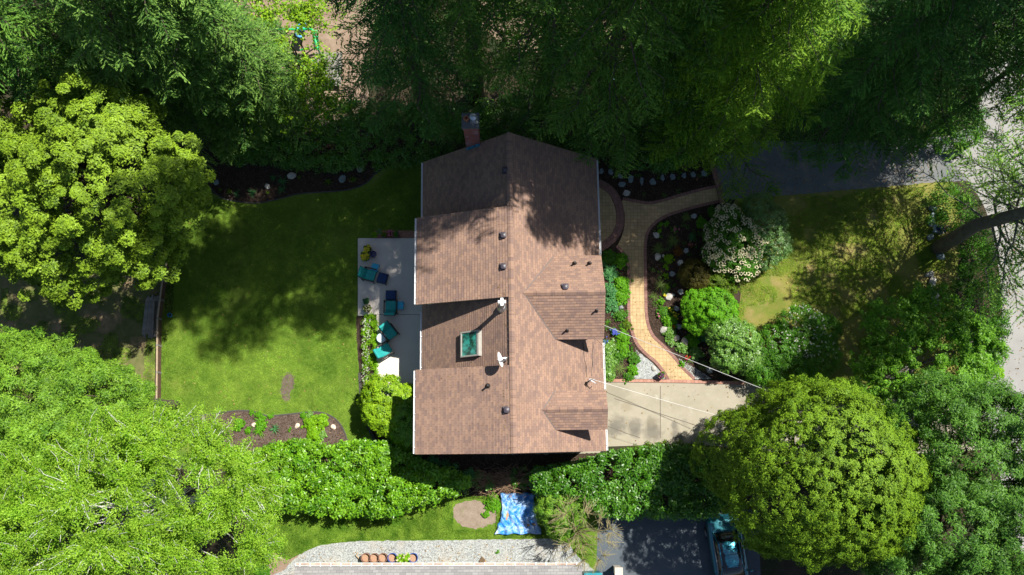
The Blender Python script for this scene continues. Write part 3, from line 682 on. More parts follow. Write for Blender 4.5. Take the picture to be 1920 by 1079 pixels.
PT = dict(white=petal('white_petals', (.75, .75, .68)), cream=petal('cream_petals', (.72, .66, .46)), yellow=petal('yellow_petals', (.95, .80, .06)),
          pink=petal('pink_petals', (.60, .20, .28)), red=petal('red_petals', (.60, .02, .04)), orange=petal('orange_petals', (.65, .17, .02)),
          blue=petal('blue_petals', (.10, .14, .60)), purple=petal('purple_petals', (.25, .06, .22)))
def curve(a, b, n=6, sag=0.0, wob=.05):
    a, b = np.array(a, float), np.array(b, float); t = np.linspace(0, 1, n)[:, None]; P = a*(1-t)+b*t
    L = np.linalg.norm(b-a); P[:, 2] += (np.sin(t[:, 0]*math.pi)*sag*L); P[1:-1] += rng.normal(0, wob*L/n, (n-2, 3)); return P
def trunk_mb(base, top, r0, r1, n=9):
    P = curve(base, top, 8, 0, .04); P[0] = base; P[0][2] -= .1
    return MB().tube(P, list(np.linspace(r0, r1, 8)), n)

def conifer(name, label, cat, px, H, R, z0, mat, nb=200, droop=.38, density=1.0, leaf=(.17, .045), lean=(0, 0), r0=None, bk=None, group=None, twig=1.0, power=.55, hang=.25, kill=None):
    b = W(px[0], px[1], 0); root = thing(name, label, cat, b, 0, group); r0 = r0 or .012*H
    top = np.array([b[0]+lean[0], b[1]+lean[1], H])
    trunk_mb(b, top, r0, .03, 10).build('trunk', bk or bark, root, True, b)
    wood = MB(); C = []; Dd = []; Nn = []; T = []
    for i in range(nb):
        f = ((i+random.random())/nb)**1.05; z = z0+(H*.99-z0)*f; az = i*2.399+random.uniform(-.4, .4)
        L = (R*(1-f)**power*random.uniform(.6, 1.2))+.25
        nb_ = 0; c0 = np.array([b[0]+(top[0]-b[0])*z/H, b[1]+(top[1]-b[1])*z/H, z]); dr = np.array([math.cos(az), math.sin(az), 0])
        m = 7; s = np.linspace(0, 1, m); dp = droop*random.uniform(.6, 1.4)
        P = c0+dr*(L*s)[:, None]; P[:, 2] += L*(.12*s-dp*s**1.6+.14*s**4); P[1:] += rng.normal(0, .03*L, (m-1, 3))
        if kill is not None and kill(az, z): continue
        if L > 1: wood.tube(P, list(np.linspace(.012*L+.012, .006, m)), 4, cap=False)
        nt_ = max(3, int(L/.14*density)); st = np.sort(rng.uniform(.12, 1.0, nt_*2)); side = np.where(np.arange(nt_*2) % 2, 1, -1)
        pos = np.stack([np.interp(st, s, P[:, k]) for k in range(3)], 1)
        tl = (.32+.34*L*(1-st)**.7*st**.25)*rng.uniform(.7, 1.2, len(st))*twig; tl = np.minimum(tl, 1.4)
        an = side*rng.uniform(.75, 1.05, len(st)); td = np.stack([dr[0]*np.cos(an)-dr[1]*np.sin(an), dr[0]*np.sin(an)+dr[1]*np.cos(an), -hang+rng.normal(0, .15, len(st))], 1)
        bt = random.random()**1.3*.6+.05
        k = 10; u = (np.arange(k)+.5)/k
        pp = pos[:, None]+td[:, None]*(tl[:, None]*u)[..., None]; pp[..., 2] -= (.25*hang*4*(tl[:, None]*u)**2)*.5
        keep = rng.random(pp.shape[:2]) < np.clip(tl[:, None]/.8+.25, 0, 1)
        pp = pp+rng.normal(0, .022, pp.shape)
        dd = np.broadcast_to(td[:, None], pp.shape)+rng.normal(0, .30, pp.shape); dd[..., 2] -= hang*.6
        C.append(pp[keep]); Dd.append(dd[keep]); T.append((bt+.35*u[None]*np.ones((len(st), 1)))[keep])  # twig tips lighter: new growth, and sunlit tips put into the tone
    wood.build('limbs', bk or bark, root, False, b)
    C = np.concatenate(C); Dd = np.concatenate(Dd); T = np.concatenate(T); n = len(C)
    Nn = np.array([0, 0, 1.0])+rng.normal(0, .38, (n, 3))
    leaves('crown', C, Nn, Dd, leaf[0]*rng.uniform(.7, 1.3, n), leaf[1]*rng.uniform(.7, 1.4, n), T+rng.normal(0, .15, n), mat, root)
    return root

def limbs_mb(base, fork, targets, r, mb=None, sag=.1):
    mb = mb or MB()
    for t in targets:
        P = curve(fork, t, 6, sag, .12); mb.tube(P, list(np.linspace(r, r*.25, 6)), 5, cap=False)
    return mb
def puff_tree(name, label, cat, base_px, lobes, mat, K, r, n, L, Wd, group=None, bk=None, tr=.2, inner=.35, zlo=-.3, shell=.5, rmin=.82, tip=.2, zs=.7, tvar=.14, lump=0, cnw=.8, rmax=1.03, **kw):
    """crown of leafy tufts over the skin of ellipsoids, with a sparser layer inside"""
    b = W(base_px[0], base_px[1], 0); root = thing(name, label, cat, b, 0, group)
    cz = np.mean([l[0][2] for l in lobes]); fork = np.array([b[0], b[1], max(.3, cz*.55)])
    mb = trunk_mb(b, fork, tr, tr*.7)
    for c, rr in lobes: limbs_mb(b, fork, [np.array(c)]+[np.array(c)+np.array(rr)*.75*unit(np.array([random.uniform(-1, 1), random.uniform(-1, 1), random.uniform(-.1, .8)])) for _ in range(6)], tr*.3, mb)
    mb.build('trunk', bk or bark, root, True, b)
    P = lobe_points(lobes, K, rmin, rmax, zlo); F = Fol(); nr = lobe_normals(P, lobes)
    if lump:
        s = lump*(vn(P[:, 0]+.5*P[:, 2], P[:, 1]-.4*P[:, 2], .95, 3)+.5*vn(P[:, 0], P[:, 1]+P[:, 2], .5, 7)-.75); P = P+nr*s[:, None]
    F.puffs(P, rng.uniform(.7, 1.25, K)*r, n, L, Wd, tip=tip, shell=shell, zs=zs, tvar=tvar, cn=nr, cnw=cnw, **kw)
    Ki = int(K*inner); Pi = lobe_points(lobes, Ki, .4, .85, zlo)
    F.puffs(Pi, r*1.2, max(8, int(n*.6)), L*1.15, Wd*1.2, tip=tip, tvar=tvar, **kw)
    F.build('crown', mat, root)
    return root
def airy_tree(name, label, cat, base_px, lobes, mat, n1, n2, n, L, Wd, r=.3, bk=None, tr=.12, limb=.05, group=None, fork_h=None, along=5, **kw):
    """open crown: limbs fork to twigs that carry the leaves"""
    b = W(base_px[0], base_px[1], 0); root = thing(name, label, cat, b, 0, group)
    cz = np.mean([l[0][2] for l in lobes]); fork = np.array([b[0], b[1], fork_h or cz*.5])
    mb = trunk_mb(b, fork, tr, tr*.75)
    A = lobe_points(lobes, n1, .3, .7, -.2); B = lobe_points(lobes, n2, .7, 1.05, -.3)
    for a in A: mb.tube(curve(fork, a, 8, .08, .16), list(np.linspace(limb*1.3, limb*.5, 8)), 5, cap=False)
    lf = []
    for q in B:
        a = A[np.argmin(np.linalg.norm(A-q, axis=1))]; P = curve(a, q, 6, .05, .14)
        mb.tube(P, list(np.linspace(limb*.5, .007, 6)), 4, cap=False)
        for t in np.linspace(.25, 1.0, along): lf.append([np.interp(t*5, range(6), P[:, k]) for k in range(3)])
    mb.build('trunk', bk or bark, root, True, b)
    if n:
        F = Fol(); lf = np.array(lf)+rng.normal(0, r*.4, (len(lf), 3)); F.puffs(lf, r, n, L, Wd, **kw); F.build('crown', mat, root)
    return root
def hedge(name, label, cat, px, h, mat, r=.35, n=60, L=.15, Wd=.06, dens=4.5, lumps=.5, rim=2.5, group=None, seed=0, kind=None, minh=.3, base_h=0, **kw):
    poly = W([p[0] for p in px], [p[1] for p in px], h*.8)[:, :2]; poly = smooth_poly(poly, True, 4)
    c = poly.mean(0); root = thing(name, label, cat, (c[0], c[1], 0), 0, group)
    A = area(poly); K = int(A*dens); P = poly_points(poly, K); z = h-.3*r-lumps*vn(P[:, 0], P[:, 1], .9, seed)-rng.random(K)*.25*min(1, h)
    # round the shoulders
    de = np.min(np.linalg.norm(P[:, None]-poly[None], axis=2), 1); z = np.maximum(base_h+.1, z-np.clip(.45-de, 0, 1)*h*.45)
    F = Fol(); F.puffs(np.c_[P, z], rng.uniform(.7, 1.2, K)*r, n, L, Wd, **kw)
    K2 = int(K*.5); P = poly_points(poly, K2); F.puffs(np.c_[P, rng.uniform(base_h+minh*h, h*.8, K2)], r*1.2, int(n*.7), L, Wd, **kw)
    per = np.linalg.norm(poly-np.roll(poly, 1, 0), axis=1).sum(); K3 = int(per*rim*max(h, .5)); E_ = edge_points(poly, K3)
    E_ = c+(E_-c)*(1-.25*rng.random((K3, 1))*.3); F.puffs(np.c_[E_, rng.uniform(.1*h+base_h, h*.8, K3)], r*.9, n, L, Wd, **kw)
    F.build('foliage', mat, root)
    return root
def LB(px, py, h, r, rz=None):
    c = W(px, py, h); return ((c[0], c[1], c[2]), (r, r, rz or r))

# --- big trees on the west side
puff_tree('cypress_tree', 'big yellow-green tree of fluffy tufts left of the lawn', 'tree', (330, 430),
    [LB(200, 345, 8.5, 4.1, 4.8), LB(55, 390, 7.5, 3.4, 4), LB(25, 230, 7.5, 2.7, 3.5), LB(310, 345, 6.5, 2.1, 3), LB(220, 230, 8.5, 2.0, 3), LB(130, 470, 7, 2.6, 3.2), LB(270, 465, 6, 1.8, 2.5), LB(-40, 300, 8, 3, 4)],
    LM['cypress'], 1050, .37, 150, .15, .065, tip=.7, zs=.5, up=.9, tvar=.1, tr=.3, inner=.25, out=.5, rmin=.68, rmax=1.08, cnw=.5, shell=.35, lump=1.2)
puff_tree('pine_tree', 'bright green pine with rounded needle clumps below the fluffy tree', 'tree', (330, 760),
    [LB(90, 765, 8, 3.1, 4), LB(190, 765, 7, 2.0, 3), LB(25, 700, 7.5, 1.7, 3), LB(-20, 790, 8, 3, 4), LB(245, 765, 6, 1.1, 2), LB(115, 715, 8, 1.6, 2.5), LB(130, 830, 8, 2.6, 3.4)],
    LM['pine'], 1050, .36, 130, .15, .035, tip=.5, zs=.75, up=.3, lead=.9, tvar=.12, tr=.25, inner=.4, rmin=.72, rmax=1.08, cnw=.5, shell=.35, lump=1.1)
airy_tree('birch_tree', 'light green birch with white branches at the bottom left corner', 'tree', (400, 930),
    [LB(180, 960, 10, 4.2, 3.6), LB(330, 900, 9, 3.4, 3), LB(430, 930, 8, 2.5, 2.5), LB(70, 1000, 10, 3.6, 3.6), LB(430, 1030, 8, 2.4, 2.6), LB(250, 1040, 9, 3, 3), LB(330, 850, 8, 2.0, 2), LB(240, 960, 8.5, 2.2, 2), LB(370, 890, 7.5, 2.0, 1.6), LB(230, 985, 8, 2.0, 1.6)],
    LM['birch'], 56, 1300, 42, .088, .046, r=.30, bk=palebark, tr=.2, limb=.034, up=.8, along=5, tvar=.2, shell=.6)
airy_tree('alder_tree', 'light green alder with spreading crown at the left edge below the pine', 'tree', (290, 905),
    [LB(60, 900, 9, 3.4, 3), LB(-20, 960, 9.5, 3.4, 3), LB(180, 860, 8, 2.0, 2.2)],
    LM['birch'], 26, 460, 42, .088, .046, r=.30, bk=palebark, tr=.22, limb=.045, up=.8, along=5, tvar=.2, shell=.6)
# --- conifers along the north side
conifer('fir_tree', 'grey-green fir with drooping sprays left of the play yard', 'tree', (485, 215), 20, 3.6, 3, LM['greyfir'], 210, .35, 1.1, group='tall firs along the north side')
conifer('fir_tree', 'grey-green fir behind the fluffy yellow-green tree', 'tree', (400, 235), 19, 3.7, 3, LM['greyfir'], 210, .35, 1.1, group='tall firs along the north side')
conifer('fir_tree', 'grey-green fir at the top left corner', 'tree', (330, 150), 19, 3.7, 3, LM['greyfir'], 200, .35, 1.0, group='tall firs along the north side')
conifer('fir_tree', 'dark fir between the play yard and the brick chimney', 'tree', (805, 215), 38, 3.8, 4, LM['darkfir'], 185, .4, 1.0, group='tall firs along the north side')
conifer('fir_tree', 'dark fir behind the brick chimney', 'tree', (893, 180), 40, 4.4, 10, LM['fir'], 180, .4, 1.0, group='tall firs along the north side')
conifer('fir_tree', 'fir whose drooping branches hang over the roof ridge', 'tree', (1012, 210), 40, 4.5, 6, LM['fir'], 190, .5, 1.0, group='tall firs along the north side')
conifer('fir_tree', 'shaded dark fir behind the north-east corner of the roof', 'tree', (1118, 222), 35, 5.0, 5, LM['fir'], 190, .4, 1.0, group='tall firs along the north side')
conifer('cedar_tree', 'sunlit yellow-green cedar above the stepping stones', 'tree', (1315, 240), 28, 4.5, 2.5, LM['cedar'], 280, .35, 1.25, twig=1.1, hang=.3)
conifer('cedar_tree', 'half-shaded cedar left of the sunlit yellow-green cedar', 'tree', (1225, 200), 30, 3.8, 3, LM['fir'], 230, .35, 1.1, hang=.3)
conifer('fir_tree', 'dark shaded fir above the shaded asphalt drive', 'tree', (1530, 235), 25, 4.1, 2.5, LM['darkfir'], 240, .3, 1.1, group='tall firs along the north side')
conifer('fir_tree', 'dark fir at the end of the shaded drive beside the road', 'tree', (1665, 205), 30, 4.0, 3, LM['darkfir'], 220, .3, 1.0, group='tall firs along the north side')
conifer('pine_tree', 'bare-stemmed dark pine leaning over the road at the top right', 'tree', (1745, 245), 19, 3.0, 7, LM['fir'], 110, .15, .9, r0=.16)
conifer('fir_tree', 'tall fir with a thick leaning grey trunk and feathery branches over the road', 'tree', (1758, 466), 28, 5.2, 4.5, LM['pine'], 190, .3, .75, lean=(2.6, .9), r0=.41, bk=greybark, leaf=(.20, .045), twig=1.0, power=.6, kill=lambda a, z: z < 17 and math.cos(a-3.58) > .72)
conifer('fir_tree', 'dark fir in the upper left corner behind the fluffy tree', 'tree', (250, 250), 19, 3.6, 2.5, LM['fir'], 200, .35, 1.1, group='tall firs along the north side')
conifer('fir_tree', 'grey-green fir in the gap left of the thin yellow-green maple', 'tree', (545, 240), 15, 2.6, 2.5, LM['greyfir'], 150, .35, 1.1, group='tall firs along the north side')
# --- sparse trees
airy_tree('maple_tree', 'thin yellow-green maple over the play equipment', 'tree', (600, 185),
    [LB(530, 90, 6, 2.6, 1.8), LB(450, 70, 6, 2.0, 1.8), LB(580, 170, 5, 2.2, 1.6), LB(500, 180, 5, 2.2, 1.6), LB(600, 30, 6, 1.5, 1.5), LB(450, -10, 6, 2, 1.5)],
    LM['yellow'], 26, 300, 9, .13, .10, r=.28, tr=.12, limb=.04, up=1, along=5)
puff_tree('rounded_conifer', 'huge rounded yellow-green conifer beside the driveway', 'tree', (1440, 870),
    [LB(1520, 885, 6.0, 4.2, 5.8), LB(1612, 880, 6.0, 2.2, 4.5), LB(1475, 835, 5.6, 2.3, 4), LB(1400, 850, 4.5, 2.3, 3.6), LB(1600, 955, 5.5, 2.2, 4), LB(1500, 955, 5.5, 2.4, 4), LB(1550, 800, 5.5, 1.9, 3.5)], LM['thuja'], 4300, .215, 56, .10, .04, tip=.9, zs=.8, up=.4, tr=.3, rmin=.88, rmax=1.04, lump=.75, inner=.25, out=.6, cnw=1.2, shell=.35)
puff_tree('pine_tree', 'dark green pine with needle clumps at the bottom right corner', 'tree', (1690, 900),
    [LB(1830, 880, 7, 3.8, 4), LB(1900, 850, 7, 2.9, 3.4), LB(1760, 790, 6, 2.2, 2.6), LB(1780, 990, 7, 3.4, 3.6), LB(1900, 1000, 7.5, 3.6, 4), LB(1720, 1040, 6, 2.6, 3), LB(1690, 970, 4.5, 2, 2.4)],
    LM['darkpine'], 1350, .36, 120, .16, .038, tip=.5, zs=.7, up=.4, lead=.9, tvar=.13, tr=.3, inner=.5, cnw=.5, rmin=.75, rmax=1.07, lump=.8, shell=.4)
airy_tree('apple_tree', 'open-branched light green apple tree at the corner of the front lawn', 'tree', (1695, 690),
    [LB(1740, 690, 3.2, 2.5, 1.3), LB(1680, 620, 3.2, 1.8, 1.1), LB(1810, 650, 3.2, 2.0, 1.2), LB(1650, 700, 3, 1.6, 1.1), LB(1745, 590, 3, 1.8, 1.0), LB(1630, 750, 2.8, 1.2, .8), LB(1700, 740, 2.9, 1.6, .9), LB(1800, 720, 3, 1.6, 1)],
    LM['apple'], 30, 470, 22, .12, .08, r=.20, bk=greybark, tr=.1, limb=.032, up=1, along=5)
# --- hedges
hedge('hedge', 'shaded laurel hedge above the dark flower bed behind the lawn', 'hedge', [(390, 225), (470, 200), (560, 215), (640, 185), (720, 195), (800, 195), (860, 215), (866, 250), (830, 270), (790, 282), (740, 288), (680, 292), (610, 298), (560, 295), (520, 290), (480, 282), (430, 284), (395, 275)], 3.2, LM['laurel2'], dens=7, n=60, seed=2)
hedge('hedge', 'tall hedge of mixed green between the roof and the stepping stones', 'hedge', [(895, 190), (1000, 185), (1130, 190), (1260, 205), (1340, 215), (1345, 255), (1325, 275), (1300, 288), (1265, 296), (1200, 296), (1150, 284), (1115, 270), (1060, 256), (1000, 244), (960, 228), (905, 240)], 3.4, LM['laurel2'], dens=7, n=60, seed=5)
hedge('hedge', 'glossy sunlit laurel hedge below the lawn', 'hedge', [(470, 850), (520, 836), (560, 830), (600, 842), (650, 834), (705, 832), (740, 845), (790, 872), (840, 888), (880, 905), (850, 926), (810, 940), (770, 950), (735, 965), (680, 966), (600, 964), (540, 955), (480, 940), (440, 900)], 2.6, LM['laurel'], dens=9, n=60, L=.17, Wd=.07, seed=8)
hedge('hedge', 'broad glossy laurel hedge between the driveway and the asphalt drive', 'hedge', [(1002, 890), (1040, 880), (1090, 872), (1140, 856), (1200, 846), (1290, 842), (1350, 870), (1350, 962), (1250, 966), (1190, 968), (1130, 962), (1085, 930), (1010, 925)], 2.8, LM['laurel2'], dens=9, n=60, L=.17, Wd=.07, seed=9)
hedge('hedge', 'dark green hedge along the road beside the front lawn', 'hedge', [(1765, 350), (1800, 355), (1850, 420), (1870, 500), (1885, 560), (1895, 640), (1870, 700), (1820, 710), (1785, 640), (1795, 560), (1822, 485), (1812, 430), (1768, 400)], 2.2, LM['mid'], dens=7, n=55, seed=12, L=.13, Wd=.05)
hedge('bush', 'dark leafy bush under the fir beside the shaded drive end', 'bush', [(1690, 190), (1760, 180), (1830, 200), (1850, 250), (1800, 270), (1740, 262), (1690, 260)], 2.2, LM['mid'], dens=6, n=50, seed=13)
hedge('bush', 'dark low bushes under the south eave of the house', 'bush', [(735, 842), (790, 856), (850, 872), (885, 886), (870, 898), (820, 888), (760, 872)], 1.3, LM['blue'], r=.25, dens=10, n=45, L=.12, Wd=.04, lumps=.3)
# --- shrubs near the house and in the front garden
def shrub(name, label, px, lobes, mat, K, r=.22, n=45, L=.1, Wd=.05, cat='shrub', tr=.05, **kw):
    kw.setdefault('tip', .3); return puff_tree(name, label, cat, px, lobes, mat, K, r, n, L, Wd, tr=tr, **kw)
shrub('shrub', 'yellow-green shrub at the end of the patio beside the house', (738, 770), [LB(722, 745, 1.6, 1.15, 1.0), LB(715, 770, 1.6, 1.0, .9), LB(748, 752, 1.5, .75, .8), LB(767, 738, 1.3, .4, .6), LB(700, 750, 1.3, .7, .7), LB(728, 795, 1.3, .65, .7)], LM['yellow'], 380, .2, 40, .12, .06, up=.7)
shrub('shrub', 'dark green shrub between the yellow-green shrub and the eave', (768, 790), [LB(760, 775, 1.5, .8, .9), LB(755, 805, 1.3, .75, .7), LB(768, 820, 1.2, .6, .7), LB(770, 765, 1.4, .4, .7)], LM['laurel'], 260, .22, 40, .13, .055)
hs = hedge('flower_hedge', 'narrow lime green flowering hedge along the patio edge', 'hedge', [(681, 596), (704, 596), (704, 655), (704, 722), (680, 722), (680, 655)], .6, LM['lime'], r=.15, dens=26, n=36, L=.07, Wd=.035, lumps=.2, rim=5)
def blooms(px, h, K, r, petm, parent, n=10, L=.05, name='blossoms', spread=None, **kw):
    if spread is None:
        poly = W([p[0] for p in px], [p[1] for p in px], h)[:, :2]; P = np.c_[poly_points(poly, K), h+rng.normal(0, .06, K)]
    else: P = spread
    F = Fol(); F.puffs(P, r, n, L, L*.8, zs=.6, up=1, tvar=.2, **kw); o = F.build(name, petm, parent); o['kind'] = 'stuff'; return o
blooms([(680, 598), (694, 598), (692, 720), (678, 720)], .62, 110, .045, PT['white'], hs, 7, .03)
rh = shrub('rhododendron', 'rhododendron covered in round cream-white blossoms', (1370, 455), [LB(1372, 450, 1.6, 1.35, 1.2), LB(1385, 490, 1.4, 1.1, .9), LB(1350, 480, 1.4, .9, .9), LB(1362, 412, 1.4, .75, .9), LB(1410, 455, 1.3, 1.0, .9), LB(1348, 440, 1.3, .8, .8)], LM['mid'], 420, .2, 40, .12, .045)
BP = lobe_points([LB(1372, 450, 1.65, 1.4, 1.25), LB(1385, 490, 1.45, 1.15, .95), LB(1350, 480, 1.45, .95, .95), LB(1362, 412, 1.45, .8, .95), LB(1408, 455, 1.35, .95, .95), LB(1348, 440, 1.35, .85, .85)], 300, 1.0, 1.06, .1)
a_ = rng.random((300, 12))*2*math.pi; Q = BP[:, None]+np.stack([np.cos(a_)*.085, np.sin(a_)*.085, rng.normal(.03, .012, a_.shape)], -1)
o = leaves('blossoms', Q.reshape(-1, 3), np.array([0, 0, 1.])+rng.normal(0, .4, (3600, 3)), Q.reshape(-1, 3)-np.repeat(BP, 12, 0), .07, .06, rng.random(3600)*.6+.4, PT['cream'], rh); o['kind'] = 'stuff'
shrub('shrub', 'silvery small-leaved shrub behind the cream-white rhododendron', (1430, 435), [LB(1435, 420, 1.7, 1.1, 1.2), LB(1450, 460, 1.5, .9, 1), LB(1420, 390, 1.6, .8, 1), LB(1430, 480, 1.3, .8, .8)], LM['silver'], 330, .2, 34, .08, .04)
shrub('japanese_maple', 'bright green Japanese maple dome beside the white-flowered shrub', (1340, 590), [LB(1340, 580, 1.5, 1.15, .9), LB(1310, 575, 1.2, .9, .7), LB(1355, 600, 1.3, .8, .7), LB(1310, 600, 1.0, .8, .6)], LM['maple'], 520, .17, 46, .08, .045, up=.9)
shrub('shrub', 'bronze-brown domed shrub between the rhododendron and the bright maple', (1305, 520), [LB(1302, 515, .9, .85, .7), LB(1318, 525, .8, .6, .6)], LM['bronze'], 300, .14, 46, .07, .025)
shrub('shrub', 'olive shrub right of the bronze shrub', (1335, 525), [LB(1345, 530, .9, .7, .6), LB(1362, 545, .7, .5, .5)], LM['olive'], 170, .16, 40, .08, .035)
shrub('shrub', 'glossy pale green shrub below the bright Japanese maple', (1365, 640), [LB(1360, 625, 1.5, .95, .9), LB(1390, 640, 1.4, .95, .9), LB(1365, 665, 1.2, .95, .8), LB(1405, 670, 1.2, .9, .8)], LM['pale'], 420, .2, 36, .12, .05)
ws = shrub('shrub', 'broad shrub dotted with small white flowers on the front lawn edge', (1480, 650), [LB(1500, 620, 1.6, 1.3, .9), LB(1460, 655, 1.4, 1.3, .9), LB(1530, 665, 1.5, 1.25, .9), LB(1480, 700, 1.3, 1.3, .8), LB(1545, 620, 1.4, .8, .8), LB(1430, 690, 1.2, .9, .7)], LM['mid'], 760, .22, 34, .09, .045)
blooms(None, 0, 0, .06, PT['white'], ws, 6, .05, spread=lobe_points([LB(1505, 610, 1.65, 1.1, .95), LB(1530, 655, 1.5, 1.1, .9), LB(1480, 640, 1.5, 1.1, .9)], 190, 1.0, 1.1, .2))
shrub('shrub', 'small yellow shrub at the road edge', (1835, 700), [LB(1845, 690, .8, .5, .5), LB(1865, 700, .8, .4, .4)], LM['lime'], 70, .16, 34, .09, .05)
shrub('small_conifer', 'feathery bright green small conifer beside the blue tarp', (1050, 940), [LB(1040, 955, 1.3, .95, 1.2), LB(1055, 985, 1.1, .8, .9), LB(1035, 920, 1.1, .6, .9), LB(1075, 960, 1, .7, .9)], LM['pine'], 330, .2, 50, .14, .03, lead=1.0)
airy_tree('bare_tree', 'leafless tree with yellow lichen twigs between the conifer and the asphalt drive', 'tree', (1075, 990),
    [LB(1085, 985, 3.0, 1.6, 1.2), LB(1100, 1030, 2.8, 1.3, 1), LB(1130, 1005, 2.6, 1.1, .9)], None, 34, 480, 0, 0, 0, bk=flat('lichen_bark', (.30, .26, .13), .9, var=.4), tr=.08, limb=.016)
hedge('shrub', 'row of low green and reddish shrubs on the edge below the driveway', 'shrub', [(1150, 862), (1180, 842), (1230, 830), (1300, 832), (1300, 850), (1210, 855), (1160, 872)], .8, LM['olive'], r=.2, dens=14, n=40, L=.09, Wd=.04, lumps=.3)
# brush pile
bp = MB()
for k in range(420):
    c = W(rng.normal(945, 34), rng.normal(901, 8), .3); a = rng.normal(0, .5)+(math.pi if k % 2 else 0); L = rng.uniform(.35, 1.2); z = rng.uniform(.05, .9)
    p = np.array([c[0], c[1], z]); q = p+np.array([math.cos(a)*L, math.sin(a)*L, rng.normal(0, .15)]); q[2] = max(.03, q[2])
    bp.tube([p, (p+q)/2+rng.normal(0, .06, 3), q], [.013, .01, .005], 4, cap=False)
o = bp.build('brush_pile', flat('dry_twigs', (.24, .15, .09), .9, var=.5, scale=3), None, False, np.array([*W(945, 901)[:2], 0])); tag(o, 'pile of dry brown cut branches between the two laurel hedges', 'brush pile')
hedge('bush', 'thin straggling green branches left of the dry brush pile', 'bush', [(830, 895), (880, 886), (930, 905), (900, 918), (850, 925)], 1.2, LM['pale'], r=.22, dens=6, n=34, L=.12, Wd=.05)
hedge('bush', 'ragged green growth right of the dry brush pile', 'bush', [(965, 882), (1010, 880), (1020, 915), (985, 918), (960, 905)], 1.1, LM['laurel2'], r=.22, dens=6, n=34, L=.12, Wd=.05)

# ================================================================== THINGS
gz = .15   # patio top
teal = flat('teal_cushion', (.015, .30, .29), .75, var=.15, scale=9); navy = flat('navy_cushion', (.008, .035, .13), .75, var=.2)
cyan = flat('cyan_plastic', (.01, .38, .60), .45, var=.08); frame = flat('dark_wicker', (.035, .03, .028), .6)
def lounge(label, px, py, rz, grp='teal patio lounge chairs'):
    p = W(px, py, .5); t = thing('lounge_chair', label, 'chair', (0, 0, gz), 0, grp)
    MB().rbox((.06, 0, .39), (.56, .58, .15), .05, puff=.012).build('seat_cushion', teal, t)
    b = MB()
    b.rbox((-.36, 0, .62), (.15, .58, .62), .05, ry=-.45); b.build('back_cushion', teal, t)
    for z in (-.12, .1): MB().tube([(-.30-z*.3, -.28, .62+z), (-.285-z*.3, 0, .625+z), (-.30-z*.3, .28, .62+z)], .012, 6).build('cushion_welt', teal, t)
    f = MB(); f.box((0, 0, .28), (.66, .62, .07)); f.box((-.42, 0, .55), (.03, .64, .6), ry=-.45); f.build('frame', frame, t)
    for s in (-1, 1):
        a = MB(); a.rbox((0, s*.35, .56), (.74, .07, .045), .02); a.build('armrest', frame, t)
        for xx in (-.33, .33): MB().box((xx, s*.35, .27), (.05, .05, .54)).build('leg', frame, t)
    t.location = (p[0], p[1], gz); t.rotation_euler = (0, 0, rz); return t
def put(t, px, py, rz, label):
    p = W(px, py, .5); return dup(t, (p[0], p[1], gz), rz, label)
ch1 = lounge('teal lounge chair beside the larger pot of yellow flowers, cyan table behind it', 693, 516, math.radians(-14))
put(ch1, 733, 576, math.radians(90), 'teal lounge chair facing a navy ottoman, cyan table at its side')
put(ch1, 731, 624, math.radians(-52), 'upper of the two teal chairs sharing the round glass table')
put(ch1, 722, 657, math.radians(33), 'lower teal chair by the round glass table, half in sunlight')
ot = thing('ottoman', 'navy ottoman at the foot of the teal chair beside the yellow flower pots', 'ottoman', (0, 0, gz), 0, 'navy ottomans')
MB().rbox((0, 0, .36), (.52, .56, .14), .05, puff=.012).build('cushion', navy, ot)
f = MB(); f.box((0, 0, .25), (.56, .6, .07)); f.build('frame', frame, ot)
for a in (-1, 1):
    for b in (-1, 1): MB().box((a*.25, b*.27, .12), (.05, .05, .24)).build('leg', frame, ot)
p = W(717, 522, .45); ot.location = (p[0], p[1], gz); ot.rotation_euler = (0, 0, math.radians(-14))
p = W(733, 554, .45); dup(ot, (p[0], p[1], gz), math.radians(90), 'navy ottoman touching the teal chair with the cyan table at its side')
tb = thing('side_table', 'square cyan side table behind the upper teal lounge chair', 'table', (0, 0, gz), 0, 'cyan side tables')
MB().rbox((0, 0, .42), (.40, .44, .04), .015).build('table_top', cyan, tb)
for a in (-1, 1):
    for b in (-1, 1): MB().box((a*.16, b*.18, .2), (.04, .04, .4)).build('leg', cyan, tb)
p = W(703, 502, .55); tb.location = (p[0], p[1], gz); tb.rotation_euler = (0, 0, math.radians(-14))
p = W(750, 573, .55); dup(tb, (p[0], p[1], gz), 0, 'square cyan side table right of the chair with the ottoman above it')
p = W(715, 634, .6); gt_ = thing('glass_table', 'small round glass table between the two lower teal chairs', 'table', (p[0], p[1], gz))
mg, tg, bg_ = new_mat('frosted_glass'); bg_.inputs['Base Color'].default_value = (.45, .55, .60, 1); bg_.inputs['Roughness'].default_value = .15; bg_.inputs['Alpha'].default_value = 1
MB().lathe((0, 0, .45), [(.25, 0), (.26, .005), (.26, .012), (.25, .015)], 26).build('table_top', mg, gt_)
l = MB(); l.lathe((0, 0, .43), [(.265, 0), (.265, .018), (.245, .018), (.245, 0)], 26); l.build('rim', M['metal'], gt_)
for k in range(3):
    a = k*2.094; MB().tube([(.05*math.cos(a), .05*math.sin(a), .44), (.03*math.cos(a), .03*math.sin(a), .25), (.22*math.cos(a), .22*math.sin(a), 0)], .012, 6).build('leg', M['metal'], gt_)

